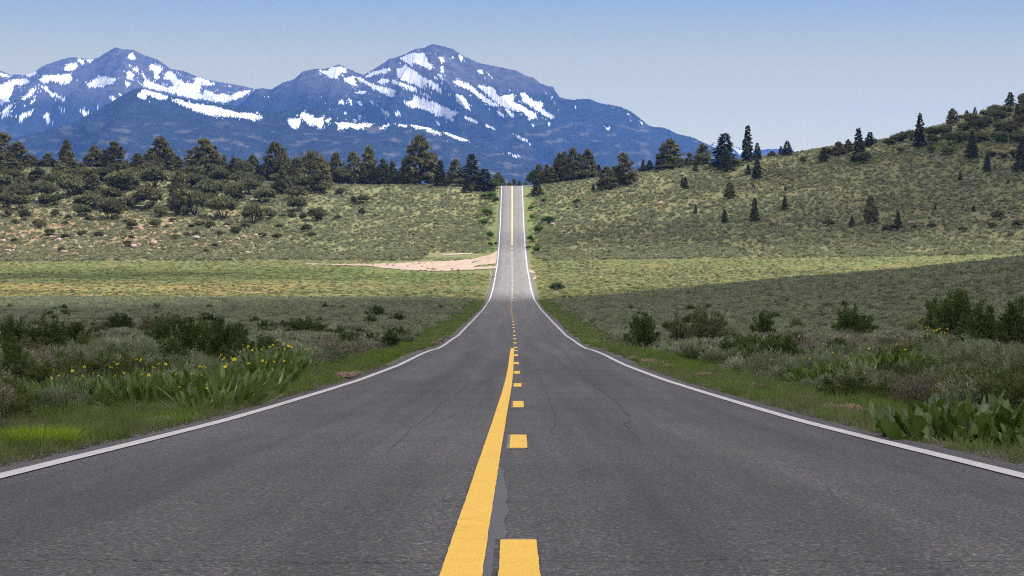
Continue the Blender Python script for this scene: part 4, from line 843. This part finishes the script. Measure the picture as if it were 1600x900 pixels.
# ------------------------------------------------------------------ near broad-leaved plants
BAL = [broad_plant(400+i, 46+4*i, .30, .068, .34, .90) for i in range(4)]
FLO = [flower_mesh(500+i, .5, .017) for i in range(3)]
def balsam(u, v, hpx, label, group, i, flowers=2, big=None):
    x, d, z = place(u, v); s = hpx/F*d/.52; x = math.copysign(max(abs(x), 4.2+.26*s), x)
    t = thing('balsamroot_plant', label, 'plant', (x, d, z), random.uniform(0, 6.28), (s, s, s), group)
    obj('leaves', big or BAL[i % 4], t)
    for k in range(flowers):
        a, q = random.uniform(0, 6.28), random.uniform(.03, .22); hgt = random.uniform(.85, 1.12)
        f = obj('flower', FLO[(i+k) % 3][0], t); f.location = (q*math.cos(a), q*math.sin(a), 0); f.scale = (1, 1, hgt); f.rotation_euler = (0, 0, a)
        g2 = obj('stalk', FLO[(i+k) % 3][1], f)
LB = [(62,638,52),(85,640,58),(108,642,60),(132,645,64),(155,645,66),(178,648,72),(200,648,74),(225,648,74),(248,645,70),(272,643,66),(295,645,66),(318,645,70),(342,648,76),(362,640,80),(385,642,84),(405,640,80),(300,655,50),(340,656,46),(255,636,66),(215,634,68),(285,632,60),(170,634,60),(140,632,56),(370,622,64),(400,628,60)]
for i, (u, v, h) in enumerate(LB):
    balsam(u, v, h, 'upright broad-leaved plant in the yellow-flowered patch beside the left edge line', 'broad-leaved plants in the left roadside patch', i, 1+(i % 3 > 0))
for i, (u, v, h) in enumerate([(385,592,46),(400,600,56),(418,602,60),(436,600,58),(452,592,52),(462,582,44),(410,578,44),(440,574,42),(390,575,40),(425,565,34),(475,575,34),(420,618,50),(440,612,48)]):
    balsam(u, v, h, 'broad-leaved plant in the taller clump behind the left roadside patch', 'broad-leaved plants in the rear left clump', i, 1+(i % 2))
for i, (u, v, h) in enumerate([(1252,606,34),(1270,608,38),(1290,610,42),(1310,610,44),(1330,608,44),(1348,604,42),(1366,600,44),(1385,598,46),(1402,598,48),(1420,598,46),(1438,596,40),(1340,592,36),(1375,588,36),(1410,584,34)]):
    balsam(u, v, h*1.3, 'upright broad-leaved plant in the patch right of the road below the boulder', 'broad-leaved plants in the right patch', i, 1 if i % 2 else 0)
for i, (u, v, h) in enumerate([(1450,548,34),(1462,550,36),(1475,550,34),(1442,546,26),(1530,590,30),(1560,592,36),(1545,594,30),(1590,596,34)]):
    balsam(u, v, h, 'leggy plant with yellow flower heads in front of the dark bushes at right', 'yellow-flowered plants by the right bushes', i, 4 if i < 4 else 2)
# the large glossy plant at the right roadside
big_parts = broad_plant(777, 170, .20, .112, .95, .58, .04, M_mule); big_parts.name = 'leaves'
x, d, z = place(1512, 704)
t = thing('mules_ears_plant', 'large glossy dark green broad-leaved plant spilling over the right edge of the road', 'plant', (x+.10, d+.45, z), .4, (1.22, 1.05, 2.0))
obj('leaves', big_parts, t)
x, d, z = place(1600, 712)
t = thing('mules_ears_plant', 'broad-leaved plant cut by the right side of the picture beside the large glossy one', 'plant', (x+.22, d+.8, z), 2.1, (1.15, 1.05, 1.9)); obj('leaves', broad_plant(778, 110, .20, .11, .7, .60, .04, M_mule), t)
# lime tussock, buckwheat
def tuss(seed, mat, n, h, w, bw, droop): m = grass(seed, mat, n, h, w, bw, droop); return m
verge_clear = []
x, d, z = place(62, 714); verge_clear.append((x, d-.2, .45))
t = thing('grass_tussock', 'bright lime green grass tussock beside the left edge line in the corner', 'grass tussock', (x, d, z), 0, None, None, tuss(3, M_lime, 2400, .30, .50, .008, 1.0))
for i, (u, v, h) in enumerate([(640,548,12),(655,545,9),(500,640-28,14),(610,592,13),(560,606-4,14),(835,0,0)][:5]):
    x, d, z = place(u, v); s = h/F*d/.22
    x = -max(abs(x), 4.5); thing('grass_tussock', 'fresh green grass tussock at the left edge of the road, '+['nearest the dip', 'farthest of five', 'nearest of five', 'beside the pale dry flowers', 'second nearest'][i], 'grass tussock', (x-.15, d, z), i, (s, s, s), 'fresh tussocks on the left verge', tuss(20+i, M_gr, 500, .25, .45, .008, .6))
def buckwheat(seed, n=110):
    r = np.random.default_rng(seed); a = r.uniform(0, 6.28, n); q = np.sqrt(r.random(n))*.2; top = np.stack([q*np.cos(a), q*np.sin(a)*.8, .10+.09*r.random(n)*(1-q*2)], 1)
    bse = top*np.array([.5, .5, 0]); parts = []
    V1, F1 = diamonds(bse, top-bse, np.linalg.norm(top-bse, axis=1), .004, r); tt = [np.full(len(V1), .0)]
    idx = np.repeat(np.arange(n), 7); c = top[idx]+r.normal(size=(len(idx), 3))*.008; V2, F2 = cards(c, r.normal(size=c.shape), .011, r); tt.append(np.repeat(r.uniform(.2, 1, len(idx)), 4))
    V, Fq = merge([(V1, F1), (V2, F2)]); return mesh_np('flower_heads', V, Fq, [M_pink], tint=np.concatenate(tt)), None
BUK = [buckwheat(600+i)[0] for i in range(3)]; BLV = [sage(620+i, M_sag2, 500, .04, .008, .36, .10, 50) for i in range(2)]
for i, (u, v, w) in enumerate([(117,697,36),(170,690,18),(250,672,34),(268,668,24),(290,665,20),(540,597,26),(555,594,20),(570,590,16),(1392,684,34),(1330,652,34),(1302,650,30),(1345,655,26),(1255,634,24),(1240,630,24),(1165,610,22),(1180,614,24),(1150,607,20),(1100,594,20),(1045,580,18),(1030,574,16),(1016,572,18),(1008,570,16),(990,565,14),(940,550,10),(922,540,9),(706,537,12),(695,541,12),(700,530,9)]):
    x, d, z = place(u, v); x = math.copysign(max(abs(x), 4.12), x); s = w/F*d/.40*1.35; verge_clear.append((x, d-.1, .25*s)); side = 'left' if u < 800 else 'right'
    t = thing('buckwheat_plant', f'low plant with dry pinkish flower heads on the gravel edge {side} of the road', 'plant', (x, d, z), random.uniform(0, 6.28), (s, s, s), f'pinkish dry flowers along the {side} road edge')
    obj('flower_heads', BUK[i % 3], t); obj('leaves', BLV[i % 2], t)

# ------------------------------------------------------------------ sagebrush: the nearest as objects, the rest as one cover
SAGE_N = [sage(700+i, M_sagn if i < 4 else M_sag2, 2600, (.060, .075, .055, .085)[i % 4], .010, (.85, 1.0, .75, .9)[i % 4], (.50, .42, .55, .60)[i % 4], (90, 60, 110, 70)[i % 4]) for i in range(6)]
SAGE_N[5] = ragged(705, M_olive, 3600, .030, 46)
SAGE_M = [sage(720+i, M_sag if i < 4 else M_sag2, 520, .10, .026, .85, .5, 50) for i in range(6)]
SAGE_F = [sage(740+i, M_sagf if i != 3 else M_shr, 90, .22, .11, .9, .5, 26) for i in range(5)]
GRS_N = [grass(760+i, (M_gr, M_gr, M_grd)[i], 70, (.20, .28, .42)[i], .26, .0065, .55) for i in range(3)]
GRS_F = [grass(770+i, (M_gr, M_grd, M_grd, M_mead)[i], 26, (.18, .24, .4, .18)[i], (.5, .5, .5, .7)[i], .03, .6) for i in range(4)]
def wedge(n, y0, y1, margin=1.18, extra=3):
    """random ground points inside the view wedge (slightly widened)"""
    y = np.sqrt(rng.uniform(y0**2, y1**2, n)); hw = y*.2353*margin+extra; return rng.uniform(-1, 1, n)*hw, y
def scatter(name, col_objs, x, y, scl, idx, kind='stuff', sink=.03, squash=None, label=None):
    z = terr(x, y)-sink; n = len(x)
    me = bpy.data.meshes.new(name+'_points'); me.vertices.add(n); me.vertices.foreach_set('co', np.stack([x, y, z], 1).astype(np.float32).ravel())
    a = me.attributes.new('scl', 'FLOAT_VECTOR', 'POINT'); sv = np.stack([scl, scl, scl*(squash if squash is not None else 1)], 1); a.data.foreach_set('vector', sv.astype(np.float32).ravel())
    a = me.attributes.new('rot', 'FLOAT_VECTOR', 'POINT'); rv = np.stack([rng.normal(size=n)*.06, rng.normal(size=n)*.06, rng.uniform(0, 6.28, n)], 1); a.data.foreach_set('vector', rv.astype(np.float32).ravel())
    a = me.attributes.new('idx', 'INT', 'POINT'); a.data.foreach_set('value', np.asarray(idx, np.int32))
    o = obj(name, me, kind=kind)
    c = bpy.data.collections.new(name+'_sources')
    for i, m in enumerate(col_objs):
        s = bpy.data.objects.new(f'{name}_source_{i:02d}', m); c.objects.link(s)
    ng = bpy.data.node_groups.new(name+'_nodes', 'GeometryNodeTree')
    ng.interface.new_socket('Geometry', in_out='INPUT', socket_type='NodeSocketGeometry'); ng.interface.new_socket('Geometry', in_out='OUTPUT', socket_type='NodeSocketGeometry')
    gi = ng.nodes.new('NodeGroupInput'); go = ng.nodes.new('NodeGroupOutput'); ip = ng.nodes.new('GeometryNodeInstanceOnPoints')
    ci = ng.nodes.new('GeometryNodeCollectionInfo'); ci.inputs['Collection'].default_value = c; ci.inputs['Separate Children'].default_value = True; ci.inputs['Reset Children'].default_value = True
    def at(nm, t): q = ng.nodes.new('GeometryNodeInputNamedAttribute'); q.data_type = t; q.inputs['Name'].default_value = nm; return q.outputs['Attribute']
    ng.links.new(gi.outputs[0], ip.inputs['Points']); ng.links.new(ci.outputs[0], ip.inputs['Instance']); ip.inputs['Pick Instance'].default_value = True
    ng.links.new(at('idx', 'INT'), ip.inputs['Instance Index']); e2 = ng.nodes.new('FunctionNodeEulerToRotation'); ng.links.new(at('rot', 'FLOAT_VECTOR'), e2.inputs[0]); ng.links.new(e2.outputs[0], ip.inputs['Rotation'])
    ng.links.new(at('scl', 'FLOAT_VECTOR'), ip.inputs['Scale']); ng.links.new(ip.outputs[0], go.inputs[0])
    md = o.modifiers.new('cover', 'NODES'); md.node_group = ng; return o
# --- near sage points
x, y = wedge(60000, 16, 120, 1.25, 2); keep = (np.abs(x) > 6.6+1.2*noise2(y/6, x*0+2)); x, y = x[keep], y[keep]
# thin to ~1.25 per m2, denser in clumps
area_n = rng.random(len(x)); dens = np.clip(.55+.6*fbm(x/5, y/5, 3), .15, 1); keep = area_n < dens*.215*(1+.5*fbm(x/2.2+4, y/2.6, 2)); x, y = x[keep], y[keep]
sc_ = rng.uniform(.55, 1.45, len(x))**1.1*(1+.25*fbm(x/7+3, y/7, 2)); gidx = np.where(fbm(x/6+9, y/8, 2)+rng.normal(size=len(x))*.15 > .14, rng.choice([4, 5, 5], len(x)), rng.integers(0, 4, len(x)))
# keep plants clear of the broad-leaved patches
def clear(x, y, patches):
    k = np.ones(len(x), bool)
    for o_ in patches: k &= (x-o_[0])**2+(y-o_[1])**2 > o_[2]**2
    return k
pl = [(o.location.x, o.location.y-q_, .42) for o in scene.objects if o.name.startswith('balsamroot') for q_ in ((0, .6, 1.2, 1.8, 2.4) if o.location.x > 0 else (0,))]+[(o.location.x, o.location.y-q_, .55) for o in scene.objects if o.name.startswith('rock') and o.location.y < 80 for q_ in (0, .6, 1.2, 1.8, 2.4, 3)]+[(o.location.x, o.location.y, o.scale.x*.35) for o in scene.objects if o.name.startswith('bitterbrush') and o.location.y < 130]+[(o.location.x, o.location.y-.55, 1.25) for o in scene.objects if o.name.startswith('mules')]
k = clear(x, y, pl); x, y, sc_, gidx = x[k], y[k], sc_[k], gidx[k]
size = sc_/y; inframe = np.abs(x) < y*.2353*1.02; order = np.argsort(-(size*inframe)); near_i = order[:290]; rest = order[290:]
zc = terr(x, y)
for i in near_i:
    side = 'left' if x[i] < 0 else 'right'; grey = gidx[i] == 4; olive = gidx[i] == 5
    lab = ('low olive-green leafy brush in the field ' if olive else 'twiggy purplish-grey bush low in the field ' if grey else 'low grey-green sagebrush clump in the field ')+side+' of the road near the camera'
    thing('olive_brush' if olive else 'twiggy_bush' if grey else 'sagebrush', lab, 'shrub', (x[i], y[i], zc[i]-.03), random.uniform(0, 6.28), (sc_[i],)*2+(sc_[i]*(.62 if olive else 1),), ('low olive brush ' if olive else 'grey twiggy bushes ' if grey else 'near sagebrush clumps ')+side, SAGE_N[gidx[i]])
xs, ys_, ss_, ii_ = [x[rest]], [y[rest]], [sc_[rest]], [np.where(y[rest] < 60, gidx[rest], gidx[rest]+6)]
x, y = wedge(60000, 120, 352, 1.15, 3); lim = 6.6+1.5*noise2(y/9, x*0+2); ok = np.abs(x) > lim
dens = np.clip(.62+.5*fbm(x/9, y/12, 3), .2, 1); ok &= rng.random(len(x)) < dens; 
x, y = x[ok], y[ok]; xs.append(x); ys_.append(y); ss_.append(rng.uniform(.6, 1.25, len(x))*(1+.2*fbm(x/11, y/11, 2))); ii_.append(np.where(rng.random(len(x)) < .14, rng.integers(10, 12, len(x)), rng.integers(6, 10, len(x))))
# meadow: sparse low clumps; slope: dense
x, y = wedge(16000, 352, 545, 1.12, 5); mk = (rng.random(len(x)) < np.where(x > 0, .5, .22)*np.clip(.5+1.2*fbm(x/20, y/24, 3), .05, 1)) & (np.abs(x) > 8)
x, y = x[mk], y[mk]; xs.append(x); ys_.append(y); ss_.append(rng.uniform(.35, .8, len(x))); ii_.append(12+rng.integers(0, 5, len(x)))
x, y = wedge(88000, 545, 812, 1.12, 5); mk = (np.abs(x) > 5.0+3*rng.random(len(x))) & (rng.random(len(x)) < np.clip(.55+.6*fbm(x/14, y/20, 3), .2, 1)) & ~((x > 3) & (x < 11) & (y > 755)) & ~((x < -3) & (x > -22) & (y < 580) & (y > 545))
x, y = x[mk], y[mk]; xs.append(x); ys_.append(y); ss_.append(rng.uniform(.7, 1.5, len(x))); ii_.append(12+rng.choice(5, len(x), p=[.29, .28, .24, .05, .14]))
ii_ = np.concatenate(ii_); scatter('sagebrush_cover', SAGE_N+SAGE_M+SAGE_F, np.concatenate(xs), np.concatenate(ys_), np.concatenate(ss_), ii_, squash=np.where(ii_ == 5, .62, 1.0))
# --- grass
gx, gy, gs, gi_ = [], [], [], []
y = rng.uniform(9, 60, 15000); x = rng.choice([-1, 1], len(y))*(4.12+rng.exponential(1.3, len(y))); bare = (np.abs(x) < 4.6) & (rng.random(len(x)) < .5)
y2 = rng.uniform(60, 340, 16000); x2 = rng.choice([-1, 1], len(y2))*(4.3+rng.exponential(1.6, len(y2)))
x3, y3 = wedge(17000, 14, 110, 1.2, 2); k3 = np.abs(x3) > 6
x4, y4 = wedge(26000, 110, 345, 1.1, 2); k4 = np.abs(x4) > 6
x5, y5 = wedge(34000, 345, 560, 1.1, 2); k5 = np.abs(x5) > 4.8; k5 &= ~((x5 < 0) & (x5 > -34) & (y5 > 484) & (y5 < 545) & (rng.random(len(x5)) < .93))
for a, b, s, i_ in ((x[~bare], y[~bare], rng.uniform(.35, 1.0, (~bare).sum()), rng.choice([0, 1, 2], (~bare).sum(), p=[.5, .35, .15])), (x2, y2, rng.uniform(.6, 1.3, len(x2)), rng.choice([3, 4], len(x2), p=[.7, .3])),
        (x3[k3], y3[k3], rng.uniform(.5, 1.1, k3.sum()), rng.choice([0, 1, 2], k3.sum(), p=[.25, .3, .45])), (x4[k4], y4[k4], rng.uniform(.7, 1.4, k4.sum()), 3+rng.choice([0, 1, 2], k4.sum(), p=[.3, .4, .3])),
        (x5[k5], y5[k5], rng.uniform(.7, 1.5, k5.sum()), 3+rng.choice([0, 3], k5.sum(), p=[.08, .92]))):
    gx.append(a); gy.append(b); gs.append(s); gi_.append(i_)
gx, gy, gs, gi_ = map(np.concatenate, (gx, gy, gs, gi_))
pn = fbm(gx/1.3+7, gy/2.6, 3)+.5*fbm(gx/4., gy/9., 2); near_ = gy < 110
gi_ = np.where(near_, np.where(pn > .12, rng.choice([0, 1], len(gx)), np.where(pn < -.12, 2, gi_)), gi_); gs = gs*np.where(gy < 340, .72+.9*np.clip(pn+.25, 0, .8), 1)
kp = (rng.random(len(gx)) < np.where(gy < 340, .60+pn*.9, 1)); gx, gy, gs, gi_ = gx[kp], gy[kp], gs[kp], gi_[kp]
k = clear(gx, gy, [p for p in pl if p[2] > .6]+verge_clear) 
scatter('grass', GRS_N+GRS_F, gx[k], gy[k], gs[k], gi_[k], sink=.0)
yv = rng.uniform(8, 70, 9000); xv = rng.choice([-1, 1], len(yv))*(3.8+np.abs(rng.normal(size=len(yv)))*.32)
M_stone = simple_mat('grey_stone', (.07, .068, .066), (.22, .21, .20), 9)
STONE = []
for m_ in ROCK[:3]:
    q_ = m_.copy(); q_.materials.clear(); q_.materials.append(M_stone); STONE.append(q_)
scatter('gravel', STONE, xv, yv, rng.uniform(.008, .034, len(xv)), rng.integers(0, 3, len(xv)), sink=-.07)
yv = rng.uniform(9, 70, 1500); xv = rng.choice([-1, 1], len(yv))*(4.0+np.abs(rng.normal(size=len(yv)))*.25)
scatter('dry_weeds', [grass(790, M_grd, 26, .16, .18, .006, .8), grass(791, M_sag2, 30, .10, .2, .007, .9)], xv, yv, rng.uniform(.4, 1.1, len(xv)), rng.integers(0, 2, len(xv)), sink=-.06)
print('objects', len(scene.objects))
